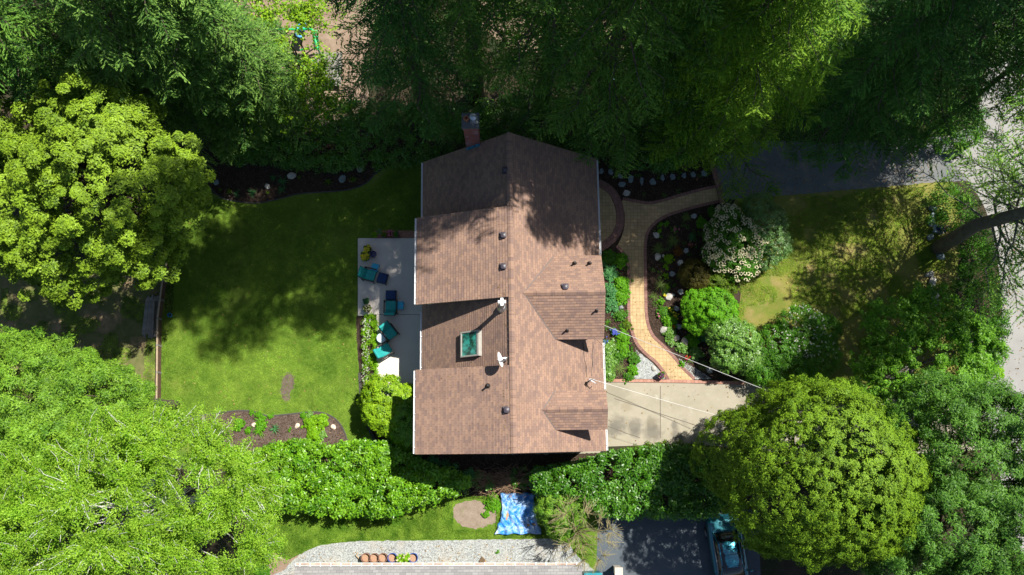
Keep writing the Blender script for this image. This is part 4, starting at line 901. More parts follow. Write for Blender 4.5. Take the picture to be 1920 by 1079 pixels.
# --- pots and small plants
terra = flat('terracotta', (.48, .20, .11), .8, var=.1); navyglaze = flat('navy_glaze', (.015, .012, .09), .25); blueglaze = flat('blue_glaze', (.03, .07, .30), .3); darkpot = flat('dark_pot', (.04, .035, .04), .6)
potsoil = flat('potting_soil', (.10, .06, .035), .95, var=.4, scale=30); woodtub = flat('barrel_wood', (.16, .09, .05), .8, var=.3)
def pot(name, label, px, py, r, h, mat, z0=0, leafm=None, flower=None, cat='flower pot', grp=None, soil=.08, nl=26, spreadr=1.0, fr=.05, nf=26, lr=.10, lw=.04, tilt=None, smat=None, lath=None):
    b = W(px, py, z0+h*.8); t = thing(name, label, cat, (b[0], b[1], z0), 0, grp)
    w = max(.015, r*.12)
    prof = [(r*.72, 0), (r*.97, h*.85), (r, h*.86), (r, h), (r-w, h), (r-w, h-soil)]
    m = MB(); n = 24; vs = []; fs = []
    for rr, z in prof:
        for k in range(n): q = 2*math.pi*k/n; vs.append((rr*math.cos(q), rr*math.sin(q), z))
    for i in range(len(prof)-1):
        for k in range(n): fs.append((i*n+k, i*n+(k+1) % n, (i+1)*n+(k+1) % n, (i+1)*n+k))
    m.add(vs, fs); m.build('planter', mat, t, smooth=False)
    s = MB(); s.lathe((0, 0, h-soil-.02), [(r-w+.002, 0), (r-w+.002, .015), (r*.3, .03)], 20); s.build('soil', smat or potsoil, t)
    if leafm:
        F = Fol(); q = rng.random(nl)*6.28; rr = np.sqrt(rng.random(nl))*r*spreadr
        P = np.c_[b[0]+rr*np.cos(q), b[1]+rr*np.sin(q), z0+h+.05+rng.random(nl)*r*.5]
        F.puffs(P, r*.35, 22, lr, lw, up=.8, lead=.3, tip=.3); F.build('plant', LM[leafm], t)
    if flower:
        q = rng.random(nf)*6.28; rr = np.sqrt(rng.random(nf))*r*spreadr
        P = np.c_[b[0]+rr*np.cos(q), b[1]+rr*np.sin(q), z0+h+.12+rng.random(nf)*r*.5]
        F = Fol(); F.puffs(P, fr, 9, fr*1.1, fr*.9, zs=.5, up=1.2); o = F.build('blossoms', PT[flower], t)
    return t
pot('flower_pot', 'dark pot of deep yellow flowers touching the two other pots by the teal chair', 690, 467, .2, .35, darkpot, gz, 'olive', 'yellow', nf=30, fr=.05)
pot('flower_pot', 'wide pot of pale yellow flowers at the patio edge', 685, 482, .25, .35, navyglaze, gz, 'mid', 'yellow', nf=52, fr=.06)
pot('plant_pot', 'empty round navy blue pot on the patio', 700, 477, .19, .34, navyglaze, gz, None, None, soil=.05, smat=navyglaze)
pot('flower_pot', 'pot with blue-green foliage near the patio corner', 687, 566, .16, .3, navyglaze, gz, 'blue', None, nl=20)
pot('flower_pot', 'dark pot with a few pale yellow flowers near the patio corner', 689, 579, .2, .32, darkpot, gz, 'olive', 'cream', nf=12, fr=.045)
pot('flower_pot', 'round pot of lime green leaves at the left end of the brick step', 703, 441, .14, .28, darkpot, .12, 'lime', None, nl=16)
pot('flower_pot', 'pale pot with a grey-green rosette on the brick step', 713, 436, .14, .3, terra, .12, 'silver', None, nl=14)
pot('flower_pot', 'pot of olive leaves on the brick step', 721, 442, .13, .26, navyglaze, .12, 'olive', None, nl=14)
pot('flower_pot', 'pot of pink and burgundy flowers on the brick step', 732, 439, .17, .26, darkpot, .12, 'rust', 'pink', nf=24, fr=.045)
pot('flower_pot', 'round dark green leafy pot at the right end of the row on the brick step', 743, 441, .16, .28, darkpot, .12, 'mid', None, nl=18)
p = W(750, 445, .1); hr = thing('handrail', 'thin metal handrail post standing on the brick step', 'handrail', (p[0], p[1], .12))
MB().tube([(0, 0, 0), (0, 0, .85)], .02, 8).build('post', flat('rust_red_metal', (.25, .05, .04), .6), hr); MB().tube([(0, .25, .85), (0, -.18, .85)], .02, 8).build('rail', M['darkmetal'], hr)
pot('flower_pot', 'round terracotta pot of purple flowers on the gravel beside the path', 1240, 704, .2, .38, terra, .012, 'mid', 'purple', nf=10, fr=.04, spreadr=.7, nl=18)
# half barrels along the neighbour's gutter
names = ['half barrel at the left end of the row above the grey roof', 'second half barrel from the left above the grey roof', 'third half barrel from the left above the grey roof', 'blue-rimmed half barrel left of the barrel of lime plants', 'half barrel overflowing with a lime green plant', 'half barrel at the right end of the row above the grey roof']
for i, (px, py) in enumerate([(686, 1046), (702, 1046.5), (718, 1046), (736, 1046), (757, 1047), (775, 1046)]):
    pot('planter_barrel', names[i], px, py, .25, .55, blueglaze if i in (3, 5, 4) else flat('barrel_rim', (.19, .10, .07), .7, var=.3), .01, 'lime' if i == 4 else None, 'cream' if i == 4 else None, grp='half barrels by the grey roof', cat='planter', soil=.2, nl=34, spreadr=1.35, nf=20, lr=.09, lw=.06, smat=flat('pale_soil', (.36, .22, .14), .95, var=.3, scale=20))

def plant(kind, label, px, py, r, lm, h=None, flower=None, nf=8, fr=.035, name=None, fl_mat=None, cat='plant'):
    b = W(px, py, .1); h = h or r*.8; F = Fol(); name = name or {'mound': 'leafy_plant', 'tuft': 'grass_clump', 'rosette': 'lily_plant'}[kind]
    root = thing(name, label, cat, b*[1, 1, 0]+[0, 0, .006]) if flower else None
    off = np.array([b[0], b[1], .006])
    if kind == 'mound':
        n = max(8, int(60*r*r/.06)); P = np.c_[rng.normal(0, r*.42, (n, 2)), rng.uniform(.04, h, n)]; P[:, 2] *= np.exp(-(P[:, :2]**2).sum(1)/(r*r)); P += [b[0], b[1], .03]
        F.puffs(P, max(.05, r*.22), 18, min(.1, r*.3), min(.06, r*.18), up=.9, tip=.3)
    else:
        n = int(90 if kind == 'tuft' else 34); a = rng.random(n)*6.28; k = 6
        ln = r*rng.uniform(.6, 1.15, n); s = (np.arange(k)+.5)/k
        el = rng.uniform(.2, 1.1, n)
        rr = ln[:, None]*s*np.cos(el)[:, None]**.5; z = h*(np.sin(el)[:, None]*s*1.6-1.2*s**2*np.sin(el)[:, None]*.9)+.04
        P = np.stack([b[0]+rr*np.cos(a)[:, None], b[1]+rr*np.sin(a)[:, None], z+.01], -1)
        D = np.stack([np.cos(a)[:, None]*np.ones(k), np.sin(a)[:, None]*np.ones(k), (.8-1.6*s)[None]*np.ones((n, 1))*np.sin(el)[:, None]], -1)
        wd = (.018 if kind == 'tuft' else .045)*(1.15-s)[None]*np.ones((n, 1))
        F.put(P.reshape(-1, 3), np.tile([0, 0, 1.], (n*k, 1))+rng.normal(0, .2, (n*k, 3)), D.reshape(-1, 3), np.repeat(ln/k*1.7, k), wd.ravel()*max(1, r/.3), rng.random(n*k)*.3+np.repeat(rng.random(n)*.6, k))
    if flower:
        F.build('leaves', LM[lm], root)
        P = np.c_[rng.normal(0, r*.45, (nf, 2)), np.full(nf, h+.05)]+[b[0], b[1], .03]; G = Fol(); G.puffs(P, fr, 10, fr*1.2, fr, zs=.5, up=1.2); G.build('blossoms', PT[flower], root)
        return root
    o = F.build(name, LM[lm]); 
    me = o.data; co = np.empty(len(me.vertices)*3, np.float32); me.vertices.foreach_get('co', co); co = co.reshape(-1, 3)-off.astype(np.float32); me.vertices.foreach_set('co', co.ravel()); me.update(); o.location = tuple(off)
    tag(o, label, cat); return o
stone = flat('flagstone', (.17, .22, .23), .85, var=.25, scale=5); palestone = flat('pale_rock', (.42, .40, .36), .9, var=.2, scale=6); tanstone = flat('tan_rock', (.62, .50, .40), .9, var=.15, scale=6); greystone = flat('grey_rock', (.20, .22, .22), .9, var=.3, scale=6)
def rock(label, px, py, r, mat=None, h=.5, name='rock', cat='rock', grp=None, asp=1.0, z0=0.0):
    b = W(px, py, .05); m = MB(); hh = r*h; m.rock((b[0], b[1], z0+hh*.45), (r, r*asp, hh), int(px*7+py)); o = m.build(name, mat or greystone, None, False, np.array([b[0], b[1], z0])); tag(o, label, cat, grp); return o
def flagstone(label, px, py, rx, ry, grp, rot=0, mat=None, z0=.006):
    b = W(px, py, 0); g_ = np.random.default_rng(int(px*13+py)); n = g_.integers(5, 7); a = np.sort(np.linspace(0, 6.28, n, endpoint=False)+g_.uniform(-.35, .35, n)); rr = g_.uniform(.8, 1.1, n)
    x = np.cos(a)*rr*rx; y = np.sin(a)*rr*ry; X = x*math.cos(rot)-y*math.sin(rot); Y = x*math.sin(rot)+y*math.cos(rot)
    vs = [(b[0]+X[i]*s, b[1]+Y[i]*s, z0+z) for s, z in ((1.02, 0), (1.0, .035), (.93, .045)) for i in range(n)]
    m = MB(); m.add(vs, [(i, (i+1) % n, n+(i+1) % n, n+i) for i in range(n)]+[(n+i, n+(i+1) % n, 2*n+(i+1) % n, 2*n+i) for i in range(n)]+[tuple(2*n+i for i in range(n))])
    o = m.build('stepping_stone', mat or stone, None, False, np.array([b[0], b[1], z0])); tag(o, label, 'stepping stone', grp); return o
G1 = 'stepping stones in dark soil above the path'
sts = [(1127, 322, .14, .22, 'narrow stepping stone beside the east gutter'), (1145, 323, .17, .27, 'tall pointed stepping stone, second from the east gutter'), (1163, 331, .17, .18, 'small square stepping stone above the triangular one'), (1166, 346, .23, .18, 'flat triangular stepping stone between the square stone and the pale one'),
       (1174, 363, .26, .2, 'pale wide stepping stone at the edge of the brick path'), (1183, 337, .17, .30, 'long leaf-shaped stepping stone above the pale wide one'), (1203, 340, .12, .25, 'thin upright stepping stone in the middle of the curve'), (1224, 341, .2, .22, 'notched stepping stone right of the thin upright one'),
       (1242, 334, .16, .23, 'greyish stepping stone with a pointed lower end'), (1261, 332, .19, .23, 'large square blue-grey stepping stone, fourth from the drive'), (1282, 330, .15, .2, 'triangular stepping stone, third from the drive'), (1300, 328, .16, .2, 'square stepping stone, second from the drive'), (1320, 326, .18, .2, 'stepping stone nearest the shaded drive')]
for i, (x, y, a, b, l) in enumerate(sts): flagstone(l, x, y, a, b, G1, rot=.1*((i*7) % 5-2), mat=palestone if i == 4 else stone)
G2 = 'flat stones in the planting bed right of the path'
for x, y, l in ((1275, 493, 'flat grey stone left of the bronze shrub, uppermost of its line'), (1260, 514, 'square pale stone below the small lime plants'), (1276, 548, 'square blue-grey stone above and left of the bright maple'), (1268, 579, 'square stone with yellow flowers under it'), (1273, 613, 'square stone beside the bright maple, lowest of its line'), (1286, 471, 'dark tilted flat stone right of the rust coloured plant'), (1301, 406, 'blue-grey flat stone beside the uppermost grass clump')):
    flagstone(l, x, y, .19, .19, G2, rot=.75, mat=flat('square_stone', (.30, .33, .33), .85, var=.2))
for a in ((1230, 441, .22, 'whitish rock beside the curved brick border and lime mounds', palestone), (1233, 482, .24, 'large pale blue-grey rock below the olive grass clump', palestone), (1244, 480, .12, 'small round rock right of the large pale blue-grey rock', palestone), (1254, 557, .26, 'tall pale rock in the middle of the garden bed', palestone), (1262, 553, .11, 'small bluish rock touching the tall pale rock', stone),
          (1246, 619, .28, 'broad grey rock near the lower bend of the path', palestone), (1268, 634, .22, 'tan rock between the lower garden plants', tanstone), (1283, 642, .26, 'pale pinkish rock among plants right of the path', tanstone), (1226, 691, .17, 'rock lying on the gravel by the terracotta pot', palestone), (1330, 694, .22, 'grey rock at the tip of the right gravel patch', greystone), (1165, 577, .17, 'grey rock between house and path in the leafy bed', greystone),
          (406, 343, .2, 'roundish pale rock at the left end of the dark flower bed', stone), (501, 350, .19, 'small bright square rock in the dark flower bed', palestone), (548, 330, .3, 'largest flat rock in the dark flower bed', palestone), (642, 336, .26, 'bluish pointed rock toward the right of the dark flower bed', stone), (676, 317, .24, 'grey-and-tan rock at the right end of the dark flower bed', greystone),
          (476, 797, .17, 'cream rock beside the light green grassy plant below the lawn', tanstone), (557, 799, .17, 'cream rock alone in the middle of the bed below the lawn', tanstone), (590, 803, .24, 'long cream rock under the lime plants', tanstone), (625, 801, .17, 'cream rock at the right end of the bed below the lawn', tanstone)):
    rock(a[3], a[0], a[1], a[2], a[4], h=.6, asp=.55 if 'long' in a[3] else .85)
for i, (x, y, r) in enumerate([(1748, 392, .26), (1750, 405, .22), (1746, 418, .26), (1744, 445, .24), (1762, 480, .3), (1742, 515, .26), (1748, 528, .3), (1744, 542, .24), (1752, 555, .28), (1756, 568, .22)]):
    rock(['uppermost rock edging the road hedge', 'second rock down the road hedge edging', 'rock just above the person by the road hedge', 'rock left of the leaning trunk base', 'rock at the foot of the leaning trunk', 'pale rock below the leaning trunk, upper of a cluster', 'largest pale rock in the cluster below the leaning trunk', 'blue-tinged rock in the cluster below the leaning trunk', 'grey rock near the lower end of the cluster below the trunk', 'lowest rock of the cluster below the leaning trunk'][i], x, y, r, palestone if i > 4 else stone, h=.8, grp='rocks edging the road hedge', asp=.8)
# plants of the beds
PL = [('tuft', 'olive grass clump beside the uppermost flat stone', 1286, 409, .42, 'straw'), ('mound', 'small lime mound left of its lime twin near the path curve', 1239, 421, .15, 'maple'), ('mound', 'small lime mound right of its lime twin near the path curve', 1250, 419, .15, 'maple'), ('mound', 'lime mound touching the whitish rock', 1236, 432, .16, 'maple'),
 ('tuft', 'grey-olive grass clump above the rust coloured plant', 1262, 452, .5, 'straw'), ('tuft', 'olive grass clump above the large pale blue-grey rock', 1234, 467, .45, 'straw'), ('rosette', 'blue-green spiky plant left of the white rhododendron', 1297, 446, .36, 'blue'), ('mound', 'rust coloured plant beside the dark tilted stone', 1272, 472, .28, 'rust'),
 ('mound', 'bright lime plant right of the small round rock', 1254, 486, .26, 'lime'), ('mound', 'small lime plant above the square pale stone', 1249, 500, .18, 'lime'), ('mound', 'small lime plant beside the square pale stone', 1248, 516, .17, 'lime'), ('tuft', 'silvery grass clump by the straight part of the path', 1238, 535, .48, 'straw'), ('mound', 'lime plant touching the silvery grass clump', 1250, 538, .18, 'lime'),
 ('tuft', 'brownish grass clump below the silvery one', 1228, 556, .3, 'straw'), ('mound', 'round green mound below the brownish grass clump', 1239, 566, .22, 'maple'), ('mound', 'dark green plant in the middle of the garden bed', 1243, 584, .32, 'mid'), ('mound', 'light green plant under the square stone with yellow flowers', 1255, 602, .4, 'maple'), ('mound', 'green plant right of the broad grey rock', 1256, 624, .36, 'pale'),
 ('mound', 'round pale green plant by the path bend', 1259, 643, .22, 'pale'), ('mound', 'green plant around the pale pinkish rock', 1278, 652, .32, 'pale'), ('mound', 'bright green plant left of the glossy pale green shrub', 1300, 640, .36, 'maple'), ('mound', 'green plant above the red flowers', 1303, 662, .38, 'pale'), ('mound', 'small green plant on the edge of the right gravel patch', 1279, 682, .18, 'maple'),
 ('tuft', 'yellow-green grass clump under the power line', 1318, 686, .4, 'straw'), ('mound', 'light green plant beside the uppermost bed rhododendron', 1316, 418, .3, 'maple'), ('mound', 'dark green cover plant below the bright maple', 1322, 622, .5, 'blue'), ('mound', 'green plant at the upper left bed corner of the path', 1335, 398, .3, 'mid'),
 ('mound', 'dark green plant where house and path bed begins', 1143, 482, .4, 'mid'), ('mound', 'bright green plant against the path curve by the house', 1163, 490, .38, 'maple'), ('mound', 'blue-green plant beside the east eave above the dormer', 1142, 512, .42, 'blue'), ('tuft', 'pale grass clump next to the house bed path', 1150, 515, .3, 'straw'), ('mound', 'tall bright green bush between dormer and path', 1164, 535, .48, 'maple'), ('mound', 'bright green bush below its tall twin between dormer and path', 1163, 556, .42, 'maple'),
 ('mound', 'dark blue-green plant beside the large dormer', 1146, 548, .45, 'blue'), ('mound', 'low dark plant above the grey rock by the house', 1147, 572, .4, 'blue'), ('mound', 'small green plant below the grey rock by the house', 1163, 592, .3, 'mid'), ('mound', 'olive plant at the path edge under the dormer', 1176, 610, .28, 'olive'), ('mound', 'bright green upright plant right of the blue flowers', 1168, 634, .36, 'maple'), ('mound', 'bright green plant continuing below the upright one', 1168, 655, .34, 'maple'),
 ('mound', 'silvery plant beside the east gutter', 1140, 655, .45, 'pale'), ('mound', 'silvery plant lower beside the east gutter', 1143, 678, .42, 'pale'), ('tuft', 'pale straw grass clump above the brick edging', 1162, 692, .46, 'straw'), ('mound', 'green plant at the left gravel edge', 1187, 672, .32, 'mid'), ('mound', 'bright green plant above the brick edging at the gravel corner', 1186, 694, .32, 'maple'), ('mound', 'green plant between straw grass and gutter', 1141, 702, .36, 'pale'), ('mound', 'small green plant on the brick edging', 1177, 708, .26, 'mid'), ('mound', 'dark plant right of the silvery eave plant', 1157, 668, .3, 'mid'),
 ('rosette', 'spiky green plant left end of the dark flower bed', 443, 364, .3, 'blue'), ('rosette', 'spiky green plant second from the left in the dark bed', 472, 362, .36, 'blue'), ('rosette', 'spiky green plant left of the largest flat rock', 530, 340, .4, 'blue'), ('rosette', 'spiky green plant below the largest flat rock', 528, 357, .34, 'blue'), ('rosette', 'faint spiky plant above the small bright rock', 512, 334, .28, 'blue'),
 ('mound', 'tiny lime plant below the roundish pale rock', 413, 356, .12, 'olive'), ('mound', 'tiny lime plant left of the leftmost spiky plant', 429, 358, .15, 'olive'), ('mound', 'tiny lime plant below the small bright rock', 501, 361, .12, 'olive'), ('mound', 'tiny lime plant right of the largest flat rock', 561, 332, .13, 'olive'), ('mound', 'yellowish small plant left of the bluish pointed rock', 615, 341, .18, 'olive'), ('mound', 'small yellowish plant right of the bluish pointed rock', 662, 336, .18, 'olive'),
 ('mound', 'green cushion at the left end of the row on the bed edge', 472, 775, .17, 'maple'), ('mound', 'second green cushion on the edge of the bed below the lawn', 485, 778, .2, 'maple'), ('mound', 'third green cushion on the edge of the bed below the lawn', 494, 784, .19, 'maple'), ('mound', 'green cushion at the right end of the left row on the bed edge', 506, 781, .17, 'maple'), ('mound', 'green cushion left of a broader one near the lime plants', 568, 780, .19, 'maple'), ('mound', 'broad blue-green cushion above the lime plants', 581, 779, .24, 'pale'),
 ('mound', 'large lime plant left of the larger lime plant below the lawn', 583, 793, .38, 'lime'), ('mound', 'largest lime yellow plant in the bed below the lawn', 602, 789, .4, 'lime'), ('mound', 'lime plant growing into the glossy hedge', 590, 814, .4, 'lime'), ('mound', 'green plant right of the long cream rock', 603, 816, .26, 'pale'), ('rosette', 'blue-green spiky plant in the bed below the lawn', 515, 804, .34, 'blue'), ('rosette', 'light green strappy plant above the hedge', 487, 806, .5, 'maple'), ('mound', 'green mound beside the cream rock above the hedge', 489, 796, .3, 'maple'), ('mound', 'small light green seedling in the bed below the lawn', 543, 806, .13, 'maple'), ('mound', 'small green plant at the far left of the bed below the lawn', 465, 807, .2, 'maple'), ('mound', 'green weeds where bed meets the birch crown', 448, 797, .3, 'maple'),
 ('mound', 'green plant by the barren earth near the bottom birch', 490, 1068, .38, 'mid'), ('mound', 'small weed on the gravel above the grey roof', 933, 1036, .12, 'maple'), ('mound', 'fern-like weeds at the edge of the round bare patch', 912, 965, .22, 'maple'), ('mound', 'leafy weeds above the round bare patch', 925, 942, .4, 'maple')]
for q in PL: plant(*q)
plant('mound', 'blue-flowered plant under the power line beside the dormer', 1152, 622, .24, 'mid', flower='blue', nf=26, fr=.05, name='flowering_plant')
plant('mound', 'plant with a few blue flowers beside the east gutter', 1135, 642, .2, 'mid', flower='blue', nf=8, fr=.04, name='flowering_plant')
plant('mound', 'pink-flowered plant above the grey-olive grass clump', 1265, 430, .18, 'mid', flower='pink', nf=9, fr=.045, name='flowering_plant')
plant('mound', 'small pink-flowered plant below the spiky blue-green plant', 1294, 459, .16, 'rust', flower='pink', nf=7, fr=.04, name='flowering_plant')
plant('mound', 'yellow-flowered plant below the lime plant and silvery grass', 1246, 553, .12, 'mid', flower='yellow', nf=4, fr=.04, name='flowering_plant')
plant('mound', 'yellow-flowered plant left of the square stone', 1258, 582, .2, 'mid', flower='yellow', nf=9, fr=.04, name='flowering_plant')
plant('mound', 'golden-flowered plant below the square stone', 1267, 592, .2, 'mid', flower='yellow', nf=10, fr=.045, name='flowering_plant')
plant('mound', 'orange-flowered plant left of the lowest square stone', 1262, 613, .15, 'mid', flower='orange', nf=7, fr=.04, name='flowering_plant')
plant('mound', 'plant with a single pink bloom near the path bend', 1235, 593, .14, 'mid', flower='pink', nf=3, fr=.05, name='flowering_plant')
plant('mound', 'red-flowered plant directly under the power line', 1288, 670, .14, 'mid', flower='red', nf=7, fr=.05, name='flowering_plant')

# --- timber poles, fence, bucket
polem = flat('weathered_timber', (.19, .18, .16), .9, var=.25, scale=5)
pos_ = [(276, 560, 268, 628), (279, 556, 271, 633), (283, 558, 276, 627), (287, 553, 280, 634), (291, 556, 284, 635), (294, 557, 289, 633), (297, 555, 293, 632), (289, 565, 286, 628)]
pw = ['outermost timber pole of the stack, farthest from the fence', 'second timber pole from the outer side of the stack', 'third timber pole from the outer side of the stack', 'fourth timber pole of the stack, long and pale', 'fifth timber pole of the stack, reaching lowest', 'second timber pole from the fence', 'timber pole of the stack lying nearest the fence', 'short timber pole resting on top of the others']
for i, (a, b, c, d) in enumerate(pos_):
    z = .07 if i < 7 else .2; A, B = W(a, b, z), W(c, d, z); m = MB(); cc = (A+B)/2; dd = B-A; m.rbox(cc, (.13, float(np.linalg.norm(dd)), .12), .02, rz=math.atan2(dd[1], dd[0])-math.pi/2)
    tag(m.build('timber_pole', polem, None, False, np.array([cc[0], cc[1], 0])), pw[i], 'timber', 'timber poles stacked by the fence')
fp_ = W([322, 312, 303, 302, 301], [490, 530, 600, 700, 800])[:, :2]; ft = thing('fence', 'low weathered board fence along the left side of the lawn', 'fence', (fp_[2][0], fp_[2][1], 0))
o3 = np.array([fp_[2][0], fp_[2][1], 0]); m = MB(); pm2 = MB()
for i in range(len(fp_)-1):
    a, b = fp_[i], fp_[i+1]; L = np.linalg.norm(b-a); n = int(L/1.8)+1
    for k in range(n):
        p, q = a+(b-a)*k/n, a+(b-a)*(k+1)/n; c = (p+q)/2; rz = math.atan2(*(q-p)[::-1])
        m.box((c[0], c[1], .28), (float(np.linalg.norm(q-p))-.02, .035, .5), rz=rz); 
        pst = MB(); pst.box((p[0], p[1], .3), (.09, .09, .6), rz=rz); pst.build('post', polem, ft, False, o3)
    c = (a+b)/2; MB().box((c[0], c[1], .56), (float(L), .09, .035), rz=math.atan2(*(b-a)[::-1])).build('cap_rail', flat('cap_rail_wood', (.33, .25, .17), .85), ft, False, o3)
m.build('boards', flat('brown_boards', (.10, .055, .035), .9, var=.3), ft, False, o3)
sheet('compost_bed', [(310, 505), (326, 508), (326, 560), (323, 588), (309, 588)], 3*LV, M['soil'], smooth=False)
pot('bucket', 'small blue bucket at the end of the dark strip beside the fence', 318, 591, .12, .22, flat('blue_plastic', (.02, .22, .42), .4), 0, None, None, cat='bucket', soil=.18)
# --- tarp
tm, tt, tb_ = new_mat('blue_tarpaulin'); n1 = noise(tt, 1.6, 7, .7, dist=1.2); r1 = ramp(tt, n1.outputs[0], .44, .72, (.02, .22, .60), (.62, .74, .88)); tt.links.new(r1.outputs[0], tb_.inputs['Base Color']); tb_.inputs['Roughness'].default_value = .32
n2 = noise(tt, 5, 6, .6, dist=1.5); bump(tt, tb_, n2.outputs[0], .9, .08)
P0 = [(937, 925), (1002, 924), (1016, 1001), (926, 1003)]; nx, ny = 40, 50; cor = [W(*p, 0) for p in P0]; vs = []; e = np.random.default_rng(3)
for j in range(ny+1):
    for i in range(nx+1):
        u, v = i/nx, j/ny; p = (cor[0]*(1-u)+cor[1]*u)*(1-v)+(cor[3]*(1-u)+cor[2]*u)*v
        bow = .22*math.sin(v*math.pi)*((1-u)-u*.6); x = p[0]+bow+.04*math.sin(v*23)*(u in (0, 1)); y = p[1]+.03*math.sin(u*19)
        z = .035+.14*vn(x*1.0, y*.6, .22, 4)+.15*vn(x, y, .55, 5)+.09*abs(math.sin(x*9+2.5*math.sin(y*3)))+.03*abs(math.sin(y*14+3*math.sin(x*4)))
        if u in (0, 1) or v in (0, 1): z = .02+.02*vn(x, y, .2, 6)
        vs.append((x, y, float(z)))
m = MB(); m.add(vs, [(j*(nx+1)+i, (j+1)*(nx+1)+i, (j+1)*(nx+1)+i+1, j*(nx+1)+i+1) for j in range(ny) for i in range(nx)])
o = m.build('tarp', tm, None, True, np.array([*W(970, 965)[:2], 0])); tag(o, 'crumpled blue tarp spread on the side lawn below the house', 'tarp')
for (x, y, l, rz) in ((952, 965, 'wooden board lying upright in the middle of the blue tarp', 1.2), (999, 984, 'short wooden board at the right edge of the blue tarp', .1)):
    b = W(x, y, .2); o = MB().rbox((b[0], b[1], .24), (.6, .13, .05), .01, rz=rz).build('wooden_board', flat('orange_wood', (.42, .24, .10), .8), None, False, np.array([b[0], b[1], .2])); tag(o, l, 'board')
# --- neighbour's house at the bottom
nb = W(820, 1100, 0); nh = thing('neighbour_house', 'low house with a grey shingled roof cut off by the bottom edge', 'house', (nb[0], nb[1], 0)); o3 = np.array([nb[0], nb[1], 0])
A = W(553, 1062, 2.9); B = W(1091, 1059, 2.9); m = MB(); D_ = np.array([0, -5.5, 1.7])
mg_, tg_, bg2 = new_mat('grey_shingles'); tc = N(tg_, 'ShaderNodeTexCoord'); br = N(tg_, 'ShaderNodeTexBrick'); br.inputs['Scale'].default_value = 1; br.inputs['Brick Width'].default_value = .3; br.inputs['Row Height'].default_value = .14; br.inputs['Mortar Size'].default_value = .008
br.inputs['Color1'].default_value = rgb((.27, .265, .26)); br.inputs['Color2'].default_value = rgb((.19, .185, .185)); br.inputs['Mortar'].default_value = rgb((.12, .12, .12)); tg_.links.new(tc.outputs['UV'], br.inputs[0]); tg_.links.new(br.outputs[0], bg2.inputs['Base Color']); bg2.inputs['Roughness'].default_value = .9
courses(m, A+D_, B+D_, B, A); m.build('roof', mg_, nh, False, o3)
m = MB(); slab_under(m, A+D_, B+D_, B, A); m.build('roof_deck', M['trim'], nh, False, o3)
m = MB(); E_ = (B-A)/np.linalg.norm(B-A)
for off, wd, z in ((.06, .13, -.03),): m.box((A+B)/2+[0, off, z], (float(np.linalg.norm(B-A))-.02, wd, .1))
g_ = m.build('gutter', M['white'], nh, False, o3)
m = MB(); m.box((A+B)/2+[0, .065, .023], (float(np.linalg.norm(B-A))-.1, .085, .006)); m.build('gutter_guard', flat('copper_leaves', (.36, .25, .18), .8, var=.4, scale=3), g_, False, o3)
m = MB(); n = 28
for k in range(n): m.box(A+(B-A)*(k+.5)/n+[0, .06, .03], (.04, .15, .012))
m.build('gutter_bracket', M['white'], g_, False, o3)
m = MB(); c = (A+B)/2; m.box((c[0], c[1]-3, 1.35), (float(np.linalg.norm(B-A))-1, 5.2, 2.7)); m.build('wall', M['siding'], nh, False, o3)
b0 = W(905, 1052, .3); o = MB().rbox((b0[0], b0[1], .3), (.06, .3, .55), .01, rz=-.5, ry=.5).build('shovel_board', flat('tan_board', (.36, .24, .14), .8), None, False, np.array([b0[0], b0[1], 0])); o.name = 'leaning_board'; tag(o, 'narrow tan board propped on the gravel above the grey roof', 'board')
b0 = W(671, 1042, .2); t = thing('garden_trowel', 'tan wooden stake with a loop left of the half barrels', 'tool', (b0[0], b0[1], .05)); MB().tube([(0, .15, .1), (-.1, 0, .12), (.05, -.15, .1)], .03, 6).build('handle', flat('tan_wood', (.45, .33, .2), .8), t)
b0 = W(1160, 1072, 1); p_ = MB().box((b0[0], b0[1], .5), (.35, .35, 1.0)); p_.box((b0[0], b0[1], 1.03), (.42, .42, .06)); tag(p_.build('gate_pillar', flat('beige_stucco', (.50, .45, .38), .9), None, False, np.array([b0[0], b0[1], 0])), 'square beige pillar at the bottom edge beside the asphalt drive', 'pillar')
b0 = W(1112, 1085, 1); t = thing('recycling_bin', 'teal lidded bin cut by the bottom edge beside the grey roof', 'bin', (b0[0], b0[1], 0)); MB().rbox((0, 0, .5), (.9, .5, .95), .05).build('body', flat('teal_plastic', (.01, .13, .16), .4), t); MB().rbox((0, 0, 1.0), (.96, .56, .06), .02).build('lid', flat('teal_lid', (.01, .20, .25), .4), t)

